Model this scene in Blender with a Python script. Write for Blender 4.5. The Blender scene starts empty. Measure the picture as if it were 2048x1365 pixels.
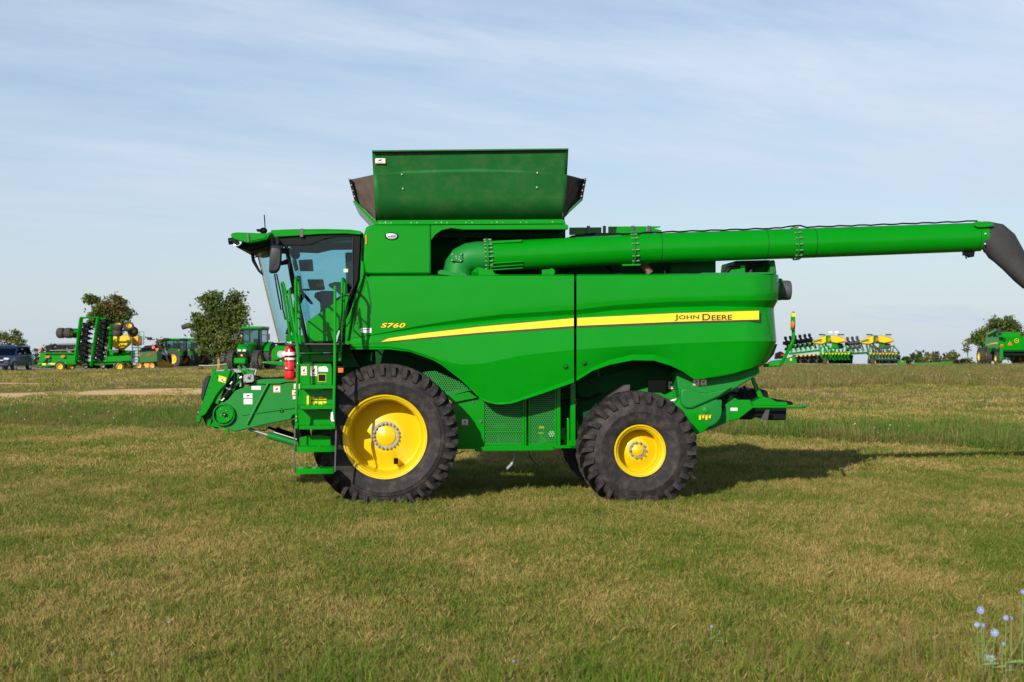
import bpy, math, random
import numpy as np
from mathutils import Vector, Matrix
rnd = random.Random(7)
R = math.radians
SC = bpy.context.scene
COL = SC.collection
# ---------------------------------------------------------------- camera numbers
F = 2844.0          # focal length in photo pixels (50 mm on 36 mm, 2048 wide)
H = 700.0           # row of the true horizon
CZ = 2.2            # eye height
Y0 = 20.3           # distance of the machine's near side
YAW = R(3.5)
# ---------------------------------------------------------------- materials
def nt(name):
    m = bpy.data.materials.new(name); m.use_nodes = True
    t = m.node_tree; t.nodes.clear()
    o = t.nodes.new('ShaderNodeOutputMaterial')
    return m, t, o
def nd(t, typ, ins=None, **kw):
    n = t.nodes.new(typ)
    for k, v in kw.items(): setattr(n, k, v)
    for k, v in (ins or {}).items():
        if hasattr(v, 'is_output'): t.links.new(v, n.inputs[k])
        else: n.inputs[k].default_value = v
    return n
def mth(t, op, a, b=0.0, clamp=False):
    n = t.nodes.new('ShaderNodeMath'); n.operation = op; n.use_clamp = clamp
    for i, v in enumerate((a, b)):
        if hasattr(v, 'is_output'): t.links.new(v, n.inputs[i])
        else: n.inputs[i].default_value = v
    return n.outputs[0]
def mixc(t, fac, a, b, typ='MIX'):
    n = t.nodes.new('ShaderNodeMix'); n.data_type = 'RGBA'; n.blend_type = typ
    for i, v in ((0, fac), (6, a), (7, b)):
        if hasattr(v, 'is_output'): t.links.new(v, n.inputs[i])
        elif i == 0: n.inputs[0].default_value = v
        else: n.inputs[i].default_value = tuple(v) + (1,) * (4 - len(v))
    return n.outputs[2]
def noise(t, vec, scale, detail=3, rough=.55):
    n = nd(t, 'ShaderNodeTexNoise', {'Scale': scale, 'Detail': detail, 'Roughness': rough})
    t.links.new(vec, n.inputs['Vector']); return n.outputs['Fac']
def ramp(t, x, a, b):
    n = nd(t, 'ShaderNodeMapRange', {'From Min': a, 'From Max': b}); t.links.new(x, n.inputs[0]); return n.outputs[0]
def C4(c): return (c[0], c[1], c[2], 1)
def pmat(name, col, rough=.5, metal=0, coat=0, var=.12, scale=3, dirt=None, dirtamt=0, bump=0, bscale=30, spec=.5, emit=None):
    m, t, o = nt(name)
    b = nd(t, 'ShaderNodeBsdfPrincipled', {'Roughness': rough, 'Metallic': metal, 'Coat Weight': coat, 'Coat Roughness': .06, 'Specular IOR Level': spec})
    tc = nd(t, 'ShaderNodeTexCoord')
    ob = tc.outputs['Object']
    n1 = noise(t, ob, scale, 4)
    lo = [c * (1 - var) for c in col]; hi = [min(1, c * (1 + var)) for c in col]
    c = mixc(t, n1, lo, hi)
    if dirt:
        d = ramp(t, noise(t, ob, scale * 2.3, 6, .65), .45, .75)
        c = mixc(t, mth(t, 'MULTIPLY', d, dirtamt), c, dirt)
    t.links.new(c, b.inputs['Base Color'])
    r = mth(t, 'ADD', rough - .05, mth(t, 'MULTIPLY', noise(t, ob, scale * 5, 3), .1))
    t.links.new(r, b.inputs['Roughness'])
    if bump:
        bp = nd(t, 'ShaderNodeBump', {'Strength': bump, 'Distance': .02}); t.links.new(noise(t, ob, bscale, 4), bp.inputs['Height'])
        t.links.new(bp.outputs[0], b.inputs['Normal'])
    if emit:
        b.inputs['Emission Color'].default_value = C4(emit[0]); b.inputs['Emission Strength'].default_value = emit[1]
    t.links.new(b.outputs[0], o.inputs[0])
    return m
G = pmat('green_paint', (.0005, .225, .004), .42, coat=.38, var=.06, scale=1.2, spec=.06, dirt=(.012, .27, .03), dirtamt=.15)
GF = pmat('cast_green_paint', (.006, .195, .024), .5, spec=.25, coat=.0, var=.08, scale=2.5)
GD = pmat('dull_green_paint', (.012, .125, .022), .6, var=.12, scale=3, dirt=(.16, .2, .1), dirtamt=.25, spec=.3)
GH = pmat('dusty_green_cover', (.010, .125, .022), .62, var=.14, scale=2, dirt=(.12, .19, .08), dirtamt=.3, spec=.25)
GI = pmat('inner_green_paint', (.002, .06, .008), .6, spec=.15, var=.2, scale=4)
YE = pmat('yellow_paint', (.70, .49, .003), .36, coat=.4, var=.04, scale=2)
YD = pmat('yellow_decal', (.84, .60, .004), .4, var=.02)
RB = pmat('tyre_rubber', (.021, .019, .020), .68, var=.35, scale=3, dirt=(.13, .098, .078), dirtamt=.5, bump=.35, bscale=60, spec=.25)
RBD = pmat('tyre_rubber_far', (.03, .028, .027), .8, var=.2, scale=4, dirt=(.14, .12, .1), dirtamt=.4)
BK = pmat('black_plastic', (.006, .006, .007), .5, var=.2, scale=5, spec=.15)
BG = pmat('grey_black_plastic', (.024, .025, .032), .42, var=.1, scale=5, spec=.3)
DK = pmat('deep_black', (.004, .005, .004), .8, spec=.1)
DP = pmat('dark_decal', (.03, .018, .012), .5)
ST = pmat('zinc_steel', (.42, .42, .40), .42, metal=.75, var=.25, scale=12)
SD = pmat('dark_steel', (.1, .1, .095), .45, metal=.6, var=.2, scale=8)
GR = pmat('weathered_aluminium', (.30, .31, .32), .5, metal=.3, var=.2, scale=20)
WH = pmat('white_label', (.75, .74, .72), .5, var=.03)
OR = pmat('orange_border', (.75, .16, .02), .5, var=.03)
OL = pmat('amber_lens', (.9, .16, .01), .2, coat=1, var=.3, scale=40)
RD = pmat('red_paint', (.62, .008, .010), .28, coat=.5, var=.05)
RS = pmat('safety_orange', (.95, .10, .02), .5, var=.03)
FB = pmat('brown_canvas', (.085, .062, .05), .85, var=.25, scale=6, bump=.4, bscale=25, spec=.2)
FG = pmat('grey_canvas', (.042, .04, .04), .72, var=.3, scale=4, bump=.9, bscale=4, spec=.3)
BRN = pmat('rusty_pipe', (.16, .08, .05), .7, var=.3, scale=10)
LAMP = pmat('lamp_reflector', (.7, .7, .66), .25, metal=.5, var=.3, scale=60)
SEAT = pmat('seat_cloth', (.022, .026, .02), .85)
BLUE = pmat('navy_car_paint', (.006, .02, .07), .3, coat=.6, var=.05)
BLUE2 = pmat('grey_blue_cladding', (.06, .075, .10), .45, var=.1)
PINK = pmat('pale_pink_wall', (.55, .40, .36), .8)
ROOFG = pmat('grey_roof_sheet', (.16, .165, .18), .7)
ORY = pmat('orange_yellow_paint', (.85, .35, .01), .45, coat=.2, var=.08)
def glassmat(name, tint, refl=1.0):
    m, t, o = nt(name)
    tr = nd(t, 'ShaderNodeBsdfTransparent', {'Color': C4(tint)})
    gl = nd(t, 'ShaderNodeBsdfGlossy', {'Color': (refl, refl, refl, 1), 'Roughness': .02})
    lw = nd(t, 'ShaderNodeLayerWeight', {'Blend': .5})
    mx = nd(t, 'ShaderNodeMixShader'); t.links.new(mth(t, 'ADD', .025, mth(t, 'MULTIPLY', mth(t, 'POWER', lw.outputs['Facing'], 4.0), .8)), mx.inputs[0])
    t.links.new(tr.outputs[0], mx.inputs[1]); t.links.new(gl.outputs[0], mx.inputs[2]); t.links.new(mx.outputs[0], o.inputs[0])
    return m
GL = glassmat('cab_glass', (.67, .85, .88))
GLD = glassmat('dark_glass', (.16, .22, .23))
GLB = glassmat('pale_glass', (.6, .74, .74))
def screenmat():
    m, t, o = nt('perforated_sheet')
    tc = nd(t, 'ShaderNodeTexCoord'); s = nd(t, 'ShaderNodeSeparateXYZ'); t.links.new(tc.outputs['Object'], s.inputs[0])
    k = 1 / .034
    def cell(off):
        a = mth(t, 'SUBTRACT', mth(t, 'FRACT', mth(t, 'ADD', mth(t, 'MULTIPLY', s.outputs[0], k), off)), .5)
        b = mth(t, 'SUBTRACT', mth(t, 'FRACT', mth(t, 'ADD', mth(t, 'MULTIPLY', s.outputs[2], k / 1.732), off)), .5)
        b = mth(t, 'MULTIPLY', b, 1.732)
        return mth(t, 'SQRT', mth(t, 'ADD', mth(t, 'MULTIPLY', a, a), mth(t, 'MULTIPLY', b, b)))
    d = mth(t, 'MINIMUM', cell(0.0), cell(.5))
    hole = mth(t, 'LESS_THAN', d, .33)
    b = nd(t, 'ShaderNodeBsdfPrincipled', {'Base Color': (.008, .22, .02, 1), 'Roughness': .45})
    tr = nd(t, 'ShaderNodeBsdfTransparent'); mx = nd(t, 'ShaderNodeMixShader')
    t.links.new(hole, mx.inputs[0]); t.links.new(b.outputs[0], mx.inputs[1]); t.links.new(tr.outputs[0], mx.inputs[2]); t.links.new(mx.outputs[0], o.inputs[0])
    return m
SCR = screenmat()
# ---------------------------------------------------------------- mesh builder
SPLIT = dict(hinge_bolts='hinge_bolt', cover_studs='cover_stud', bar_bolts='bar_bolt', plate_bolts='plate_bolt', flange_bolts='flange_bolt', saddle_rails='saddle_rail', deck_panel='deck_panel',
 deck_latches='deck_latch', engine_hoses='engine_hose', spout_bolts='spout_bolt', panel_fasteners='panel_fastener', frame_post='frame_post', drive_parts='drive_bracket', loose_wire='loose_wire', frame_slots='frame_slot',
 hydraulic_hose='hydraulic_hose', hose_fitting='hose_fitting', lock_lever='lock_lever', frame_lug='frame_lug', wiper='wiper', drum_bolts='drum_bolt', step_studs='step_stud', rail_bolts='rail_bolt', hood_strut='hood_strut',
 riser_plate='riser_plate', wheel_nuts='wheel_nut', coupler_bolts='coupler_bolt', platform_beam='platform_beam', spreader_hose='spreader_hose', cab_display='cab_display', yellow_decal='yellow_decal', coupler_arm='coupler_arm', top_plate='top_plate', strap='strap', mirror_arm='mirror_arm')
class MB:
    def __init__(s): s.v = []; s.f = []; s.mi = []; s.cur = 0; s.pc = []
    def m(s, i): s.cur = i; return s
    def add(s, vs, fs):
        b = len(s.v); s.pc.append((len(s.v), len(s.f))); s.v += [tuple(p) for p in vs]; s.f += [tuple(i + b for i in f) for f in fs]; s.mi += [s.cur] * len(fs); return s
    def box(s, x0, x1, y0, y1, z0, z1):
        return s.hexa([(x0, y0, z0), (x1, y0, z0), (x1, y1, z0), (x0, y1, z0), (x0, y0, z1), (x1, y0, z1), (x1, y1, z1), (x0, y1, z1)])
    def hexa(s, p):
        return s.add(p, [(3, 2, 1, 0), (4, 5, 6, 7), (0, 1, 5, 4), (1, 2, 6, 5), (2, 3, 7, 6), (3, 0, 4, 7)])
    def prism(s, pts, off):
        n = len(pts); off = Vector(off); a = [Vector(p) for p in pts]; b = [p + off for p in a]
        return s.add(a + b, [tuple(range(n)), tuple(range(2 * n - 1, n - 1, -1))] + [(i, i + n, (i + 1) % n + n, (i + 1) % n) for i in range(n)])
    def loft(s, rings, caps=True, closed=True):
        n = len(rings[0]); vs = [p for r in rings for p in r]; fs = []
        for k in range(len(rings) - 1):
            for i in range(n if closed else n - 1):
                j = (i + 1) % n; fs.append((k * n + i, k * n + j, (k + 1) * n + j, (k + 1) * n + i))
        if caps and closed: fs += [tuple(range(n - 1, -1, -1)), tuple(range((len(rings) - 1) * n, len(rings) * n))]
        return s.add(vs, fs)
    def frame(s, d):
        d = Vector(d).normalized(); a = Vector((0, 0, 1)) if abs(d.z) < .9 else Vector((1, 0, 0))
        x = d.cross(a).normalized(); return x, d.cross(x).normalized()
    def cyl(s, p, q, r, r2=None, n=14, caps=True):
        p, q = Vector(p), Vector(q); x, y = s.frame(q - p); r2 = r if r2 is None else r2
        ring = lambda c, rr: [c + (x * math.cos(2 * math.pi * i / n) + y * math.sin(2 * math.pi * i / n)) * rr for i in range(n)]
        return s.loft([ring(p, r), ring(q, r2)], caps)
    def tube(s, pts, r, n=8, bend=0):
        P = [Vector(p) for p in pts]
        if bend:
            Q = [P[0]]
            for i in range(1, len(P) - 1):
                a = (P[i - 1] - P[i]); c = (P[i + 1] - P[i]); l = min(bend, a.length * .45, c.length * .45)
                p0 = P[i] + a.normalized() * l; p2 = P[i] + c.normalized() * l
                for t in (0, .25, .5, .75, 1): Q.append(p0 * (1 - t) ** 2 + P[i] * 2 * t * (1 - t) + p2 * t * t)
            Q.append(P[-1]); P = Q
        rs = r if isinstance(r, (list, tuple)) else [r] * len(P)
        rings = []; x = None
        for i, p in enumerate(P):
            d = (P[min(i + 1, len(P) - 1)] - P[max(i - 1, 0)])
            if d.length < 1e-9: d = Vector((0, 0, 1))
            d.normalize()
            if x is None: x, y = s.frame(d)
            else:
                x = (x - d * x.dot(d)).normalized(); y = d.cross(x).normalized()
            rings.append([p + (x * math.cos(2 * math.pi * k / n) + y * math.sin(2 * math.pi * k / n)) * rs[i] for k in range(n)])
        return s.loft(rings)
    def lathe(s, prof, o, ax, n=32, closed=False):
        o = Vector(o); ax = Vector(ax).normalized(); x, y = s.frame(ax)
        rings = [[o + ax * a + (x * math.cos(2 * math.pi * i / n) + y * math.sin(2 * math.pi * i / n)) * r for i in range(n)] for a, r in prof]
        if closed: rings.append(rings[0])
        b = len(s.v); s.loft(rings, caps=False)
        if not closed:
            m = len(rings)
            if prof[0][1] < .03: s.f.append(tuple(b + i for i in range(n - 1, -1, -1))); s.mi.append(s.cur)
            if prof[-1][1] < .03: s.f.append(tuple(b + (m - 1) * n + i for i in range(n))); s.mi.append(s.cur)
        return s
    def ball(s, c, r, n=10, m=7):
        c = Vector(c); r = r if isinstance(r, (tuple, list)) else (r, r, r)
        rings = []
        for k in range(m + 1):
            a = math.pi * k / m; a = min(max(a, .05), math.pi - .05)
            rings.append([c + Vector((r[0] * math.sin(a) * math.cos(2 * math.pi * i / n), r[1] * math.sin(a) * math.sin(2 * math.pi * i / n), r[2] * math.cos(a))) for i in range(n)])
        return s.loft(rings)
    def quad(s, a, b, c, d): return s.add([a, b, c, d], [(0, 1, 2, 3)])
    def grid(s, rows):
        n = len(rows[0]); fs = [(k * n + i, k * n + i + 1, (k + 1) * n + i + 1, (k + 1) * n + i) for k in range(len(rows) - 1) for i in range(n - 1)]
        return s.add([p for r in rows for p in r], fs)
    def build(s, name, mat, parent=None, smooth=35, bevel=0, solid=0, label=None, seg=2, loc=None):
        if name in SPLIT and len(s.pc) > 1:
            name = SPLIT[name]; out = []; s.pc.append((len(s.v), len(s.f)))
            for (v0, f0), (v1, f1) in zip(s.pc, s.pc[1:]):
                q = MB(); q.v = s.v[v0:v1]; q.f = [tuple(i - v0 for i in f) for f in s.f[f0:f1]]; q.mi = s.mi[f0:f1]; out.append(q.build(name, mat, parent, smooth, bevel, solid, label, seg, loc))
            return out[0]
        me = bpy.data.meshes.new(name); me.from_pydata([tuple(p) for p in s.v], [], s.f); me.update()
        for q in (mat if isinstance(mat, (list, tuple)) else [mat]): me.materials.append(q)
        if any(s.mi): me.polygons.foreach_set('material_index', s.mi)
        o = bpy.data.objects.new(name, me); COL.objects.link(o)
        if parent: o.parent = parent
        if loc is not None: o.location = loc
        if solid:
            md = o.modifiers.new('s', 'SOLIDIFY'); md.thickness = solid; md.offset = 1
        if bevel:
            md = o.modifiers.new('b', 'BEVEL'); md.width = bevel; md.segments = seg; md.limit_method = 'ANGLE'; md.angle_limit = R(30)
        import bmesh
        bm = bmesh.new(); bm.from_mesh(me); bmesh.ops.recalc_face_normals(bm, faces=bm.faces); bm.to_mesh(me); bm.free()
        if smooth:
            me.polygons.foreach_set('use_smooth', [True] * len(me.polygons)); me.set_sharp_from_angle(angle=R(smooth))
        if label: o['label'] = label
        return o
def thing(name, label, cat, loc=(0, 0, 0), rz=0, group=None, kind=None):
    o = bpy.data.objects.new(name, None); COL.objects.link(o); o.location = loc; o.rotation_euler = (0, 0, rz); o.empty_display_size = .3
    return tag(o, label, cat, group, kind)
def tag(o, label=None, cat=None, group=None, kind=None):
    for k, v in (('label', label), ('category', cat), ('group', group), ('kind', kind)):
        if v: o[k] = v
    return o
def textmesh(s, size=1.0, shear=0, bold=0, spacing=1.0, smallcaps=False):
    """flat text as (verts2d, faces); x to the right, y up, origin at the left of the base line"""
    cu = bpy.data.curves.new('t', 'FONT'); cu.body = s; cu.size = size; cu.shear = shear; cu.offset = bold; cu.space_character = spacing
    cu.resolution_u = 4; cu.small_caps_scale = .78
    if smallcaps:
        for i, ch in enumerate(s):
            if ch.islower(): cu.body_format[i].use_small_caps = True
    ob = bpy.data.objects.new('t', cu); COL.objects.link(ob); dg = bpy.context.evaluated_depsgraph_get(); dg.update()
    me = bpy.data.meshes.new_from_object(ob.evaluated_get(dg))
    vs = [(v.co.x, v.co.y) for v in me.vertices]; fs = [tuple(p.vertices) for p in me.polygons]
    bpy.data.objects.remove(ob); bpy.data.curves.remove(cu); bpy.data.meshes.remove(me)
    return vs, fs
def fit(vs, x0, x1, y0, y1):
    a = min(v[0] for v in vs); b = max(v[0] for v in vs); c = min(v[1] for v in vs); d = max(v[1] for v in vs)
    return [(x0 + (v[0] - a) / (b - a) * (x1 - x0), y0 + (v[1] - c) / (d - c) * (y1 - y0)) for v in vs]
def interp(x, pts):
    if x <= pts[0][0]: return pts[0][1]
    for (a, b), (c, d) in zip(pts, pts[1:]):
        if x <= c: return b + (d - b) * (x - a) / (c - a) if c > a else d
    return pts[-1][1]
# ---------------------------------------------------------------- terrain
PROF = [(0, 0), (34, 0), (38, .05), (55, .22), (60, .3), (75, .6), (96, .75), (105, .8), (140, .62), (172, .48), (215, -.9), (400, -5), (3000, -60)]
def smoothprof(y):
    return sum(interp(y + d, PROF) for d in (-3, -1.5, 0, 1.5, 3)) / 5
def gz(x, y):
    a = min(1, max(0, (y - 32) / 20))
    return smoothprof(y) + a * (.05 * math.sin(x * .21 + y * .05) + .04 * math.sin(y * .31 + x * .07))
def B(px, py, Y): return Vector(((px - 1024) * Y / F, Y, CZ - (py - H) * Y / F))
SKY_TINT = (.93, .98, 1.07); SKY_WHITE = (6.6, 7.6, 8.9); SKY_CLOUD = 1.1; SKY_VEIL = .34; SKY_STR = .1; SUN_STR = 5.0; EXPO = 0.05
xs = [(-1) ** 1 * 0] 
# ---- one ground sheet
ys = list(np.concatenate([np.arange(-10, 30, 2.0), np.arange(30, 110, 1.5), np.arange(110, 220, 6), np.array([240, 280, 340, 420, 600, 900, 1500, 3000])]))
rows = []
for y in ys:
    hw = max(60, abs(y) * .9 + 60); rows.append([(hw * (i / 40 - 1), y, gz(hw * (i / 40 - 1), y)) for i in range(81)])
gm, t, o = nt('field_grass_ground')
ge = t.nodes.new('ShaderNodeNewGeometry'); pos = ge.outputs['Position']
def patchmix(t, pos, cols, k=1.0):
    """large patches of green, olive, tan shared by the soil and by the blades on it"""
    mp = nd(t, 'ShaderNodeMapping', {'Scale': (1, .55, 1)}); t.links.new(pos, mp.inputs[0]); p = mp.outputs[0]
    a = ramp(t, noise(t, p, .42, 6, .68), .40, .62); b = ramp(t, noise(t, p, 1.1, 4, .65), .40, .68)
    return a, b
a, b = patchmix(t, pos, None)
c1 = mixc(t, a, (.20, .18, .04), (.28, .215, .07))
c1 = mixc(t, mth(t, 'MULTIPLY', b, .5), c1, (.085, .10, .022))
f = noise(t, pos, 14, 5, .7); c1 = mixc(t, ramp(t, f, .3, .75), mixc(t, .5, c1, (.06, .06, .02)), mixc(t, .35, c1, (.30, .25, .13)))
# fine streaks far out stand for distant turf
f2 = noise(t, pos, 3.0, 6, .75); c1 = mixc(t, mth(t, 'MULTIPLY', ramp(t, f2, .45, .7), .35), c1, (.07, .095, .02))
s = nd(t, 'ShaderNodeSeparateXYZ', {0: pos})
def band(v, a0, a1, b0, b1):
    return mth(t, 'MULTIPLY', nd(t, 'ShaderNodeMapRange', {0: v, 1: a0, 2: a1}).outputs[0], nd(t, 'ShaderNodeMapRange', {0: v, 1: b0, 2: b1, 3: 1.0, 4: 0.0}).outputs[0])
mp = nd(t, 'ShaderNodeMapping', {'Scale': (.07, .55, 1)}); t.links.new(pos, mp.inputs[0])
sn1 = noise(t, mp.outputs[0], 1.0, 5, .6)
left = nd(t, 'ShaderNodeMapRange', {0: s.outputs[0], 1: -4.0, 2: -9.0}).outputs[0]
yy = mth(t, 'ABSOLUTE', mth(t, 'SUBTRACT', mth(t, 'SUBTRACT', s.outputs[1], 62.0), mth(t, 'MULTIPLY', mth(t, 'SINE', mth(t, 'MULTIPLY', s.outputs[0], .3)), 1.5)))
sand = mth(t, 'MULTIPLY', ramp(t, mth(t, 'SUBTRACT', mth(t, 'MULTIPLY', sn1, 9.0), yy), 1.7, 2.3), left)
sand2 = mth(t, 'MULTIPLY', ramp(t, mth(t, 'SUBTRACT', mth(t, 'MULTIPLY', sn1, 9.0), mth(t, 'ABSOLUTE', mth(t, 'SUBTRACT', s.outputs[1], 71.0))), 4.0, 4.5), left)
sand = mth(t, 'MAXIMUM', sand, sand2)
c1 = mixc(t, sand, c1, (.78, .52, .24))
brn = mth(t, 'MULTIPLY', mth(t, 'MULTIPLY', band(s.outputs[1], 66, 84, 110, 130), left), ramp(t, sn1, .38, .52)); c1 = mixc(t, mth(t, 'MULTIPLY', brn, .85), c1, (.33, .225, .11))
tanr = mth(t, 'MULTIPLY', mth(t, 'MULTIPLY', band(s.outputs[1], 54, 60, 64, 70), nd(t, 'ShaderNodeMapRange', {0: s.outputs[0], 1: 2.0, 2: 5.0}).outputs[0]), ramp(t, sn1, .35, .6)); c1 = mixc(t, mth(t, 'MULTIPLY', tanr, .7), c1, (.30, .21, .10))
road = mth(t, 'MULTIPLY', band(s.outputs[1], 106, 108, 118, 121), nd(t, 'ShaderNodeMapRange', {0: s.outputs[0], 1: -26.0, 2: -28.0}).outputs[0]); c1 = mixc(t, road, c1, (.33, .30, .27))
bs = nd(t, 'ShaderNodeBsdfPrincipled', {'Base Color': c1, 'Roughness': .95, 'Specular IOR Level': .1})
bp = nd(t, 'ShaderNodeBump', {'Strength': .8, 'Distance': .06, 'Height': noise(t, pos, 18, 5, .7)}); t.links.new(bp.outputs[0], bs.inputs['Normal']); t.links.new(bs.outputs[0], o.inputs[0])
ground = MB().grid(rows).build('ground', gm, smooth=180); ground['kind'] = 'structure'
# ================================================================ the harvester in front
cs, sn = math.cos(YAW), math.sin(YAW)
def M(px, py, v=0.0):
    """photo position -> point of the machine's own frame, on the upright plane v metres in from its near tyres"""
    dx = (px - 1024) / F; dz = -(py - H) / F
    t = (v + cs * Y0) / (cs - sn * dx)
    return Vector((cs * t * dx + sn * (t - Y0), v, CZ + t * dz))
def P(mb, pts, v0, v1): return mb.prism([M(x, y, v0) for x, y in pts], (0, v1 - v0, 0))
def T(mb, pts, r, n=8, bend=0): return mb.tube([M(*p) for p in pts], r, n, bend)
def Q(mb, x0, y0, x1, y1, v0, v1): return P(mb, [(x0, y1), (x1, y1), (x1, y0), (x0, y0)], v0, v1)
K = Y0 / F
HV = thing('combine_harvester', 'large green combine harvester with yellow wheels and long unloading tube in the foreground', 'combine harvester', (0, Y0, 0), YAW)
# ---- side shields: rows of (px, py, v) lofted
LROWS = [
 [(741, 551, .56), (1148, 549, .56)],
 [(738, 553.5, .47), (1148, 552, .46)],
 [(722, 600, .445), (1148, 590, .435)],
 [(703, 677, .44), (760, 667, .44), (844, 651, .44), (914, 640, .44), (1008, 629, .44), (1148, 620, .44)],
 [(703, 678, .445), (760, 669, .455), (844, 656, .475), (914, 648, .485), (1008, 638, .495), (1148, 630, .50)],
 [(702, 684, .44), (760, 674, .435), (844, 661, .445), (914, 653, .445), (1008, 643, .45), (1148, 635, .455)],
 [(701, 690, .43), (780, 690, .43), (840, 704, .42), (891, 722, .41), (922, 730, .40), (963, 728, .39), (1045, 711, .385), (1148, 700, .385)],
 [(700, 697, .44), (780, 697, .44), (818, 702, .44), (865, 718, .43), (881, 727, .43), (920, 757, .46), (934, 770, .47), (963, 797, .49), (992, 806, .50), (1020, 804, .49), (1086, 780, .47), (1148, 757, .46)],
 [(700, 699, .44), (780, 699, .43), (820, 704, .42), (865, 720, .42), (883, 730, .43), (922, 760, .46), (936, 773, .47), (963, 800, .49), (978, 806, .495), (992, 809, .5), (1008, 809, .48), (1025, 807, .46), (1086, 787, .42), (1148, 765, .40)],
 [(700, 699, .56), (780, 700, .55), (820, 705, .55), (865, 721, .55), (883, 731, .55), (922, 761, .56), (936, 774, .57), (963, 801, .59), (978, 807, .6), (992, 810, .6), (1008, 810, .6), (1025, 808, .6), (1086, 788, .6), (1148, 766, .6)],
]
RROWS = [
 [(1153, 549, .56), (1548, 547, .56)],
 [(1153, 552, .46), (1557, 550, .46)],
 [(1153, 590, .435), (1558, 580, .43)],
 [(1153, 620, .44), (1230, 611, .44), (1342, 604, .44), (1432, 602, .44), (1556, 601, .44)],
 [(1153, 630, .50), (1230, 621, .505), (1342, 615, .51), (1432, 613, .51), (1548, 615.5, .51)],
 [(1153, 635, .455), (1230, 629, .46), (1349, 622, .46), (1432, 620, .46), (1548, 621, .46)],
 [(1153, 699.5, .385), (1252, 693, .385), (1365, 687, .385), (1477, 682.6, .385), (1553, 683, .38)],
 [(1153, 756, .46), (1185, 735, .46), (1219, 720, .46), (1264, 709.5, .45), (1308, 709.5, .45), (1342, 720, .46), (1365, 733, .47), (1385, 751, .48), (1395, 757.5, .49), (1440, 751, .49), (1472, 745, .49), (1505, 736, .48), (1538, 716, .45)],
 [(1153, 762, .40), (1185, 742, .39), (1219, 730, .385), (1264, 721, .38), (1308, 721.5, .38), (1342, 732, .39), (1365, 743, .41), (1385, 757, .46), (1395, 759, .49), (1440, 753, .50), (1472, 747, .50), (1505, 739, .5), (1524, 732, .49)],
 [(1153, 763, .6), (1185, 743, .6), (1219, 731, .6), (1264, 722, .6), (1308, 722.5, .6), (1342, 733, .6), (1365, 744, .6), (1385, 758, .6), (1395, 760, .6), (1440, 754, .6), (1472, 748, .6), (1505, 740, .6), (1522, 733, .6)],
]
def rowat(row, x): return interp(x, [(p[0], p[1]) for p in row]), interp(x, [(p[0], p[2]) for p in row])
def wrapv(x, xr, on): 
    if not on: return 0
    t = min(1, max(0, (x - (xr - 62)) / 62)); return .42 * (1 - math.sqrt(max(0, 1 - t * t)))
def shield(rows, name, wrap, nx=110):
    grid = []
    # add in-between rows so that the long faces curve gently
    full = []
    for i, r in enumerate(rows):
        full.append((r, None, 0))
        if i in (1, 2, 5, 6) :
            for k in (1, 2, 3): full.append((r, rows[i + 1], k / 4))
    ss = [0, 0] + [math.sin((k / nx - .5) * math.pi) * .5 + .5 if wrap and k > nx * .75 else k / nx for k in range(1, nx)] + [1, 1]
    if wrap: ss = [0, 0] + sorted(set([k / nx for k in range(1, nx)] + [1 - .004 * 1.6 ** k for k in range(1, 7)])) + [1, 1]
    for r, r2, f in full:
        line = []
        for i, q in enumerate(ss):
            xs = []
            for rr in ((r, r2) if r2 else (r,)):
                x = rr[0][0] + (rr[-1][0] - rr[0][0]) * q; y, v = rowat(rr, x); v += wrapv(x, rr[-1][0], wrap); xs.append((x, y, v))
            if r2:
                bul = -.006 * math.sin(math.pi * f)
                p = tuple(a + (b - a) * f for a, b in zip(xs[0], xs[1])); p = (p[0], p[1], p[2] + bul)
            else: p = xs[0]
            if i == 0 or i == len(ss) - 1: p = (p[0], p[1], p[2] + (.3 if wrap and i else .08))
            line.append(M(*p))
        grid.append(line)
    return MB().grid(grid).build(name, G, HV, smooth=9)
front_sh = shield(LROWS, 'side_shield', False)
rear_sh = shield(RROWS, 'side_shield', True)
def SV(px, py):
    rows = LROWS if px < 1150.5 else RROWS
    ys = [rowat(r, px) for r in rows[1:-1]]
    for k, ((a, va), (b, vb)) in enumerate(zip(ys, ys[1:])):
        if py <= b:
            f = 0 if b <= a else min(1, max(0, (py - a) / (b - a)))
            return va + (vb - va) * f - (.006 * math.sin(math.pi * f) if k in (0, 1, 4, 5) else 0)
    return ys[-1][1]
# stripe and lettering follow the shield
STOP = [(760, 684.2), (777, 676), (847, 666), (960, 653), (1149, 635.8), (1349, 626), (1519.5, 621)]
SYEL = [(760, 684.6), (783, 682.5), (847, 676), (960, 665.6), (1149, 652.3), (1349, 644), (1517, 639.5)]
SBLK = [(760, 685.4), (783, 684.6), (847, 679), (960, 669), (1149, 656.5), (1349, 648.5), (1519, 643)]
def strip(top, bot, x0, x1, off, n, m=6, trim=0):
    rows = []
    for j in range(m + 1):
        line = []
        for i in range(n + 1):
            x = x0 + (x1 - x0) * i / n; a = interp(x, top) + trim; b = interp(x, bot); y = a + (b - a) * j / m
            line.append(M(x, y, SV(x, y) - off))
        rows.append(line)
    return rows
for sh, xa, xb in ((front_sh, 760, 1147.5), (rear_sh, 1153.5, 1519.5)):
    MB().grid(strip(STOP, SBLK, xa, xb, .004, 60)).build('stripe_border', DP, sh)
    mb = MB().grid(strip(STOP, SYEL, xa + 1, xb - (1.5 if xb > 1500 else 0), .008, 60, trim=.9)); mb.build('yellow_stripe', YD, sh)
def onshield(vs, fs, off): return MB().add([M(x, y, SV(x, y) - off) for x, y in vs], fs)
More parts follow.
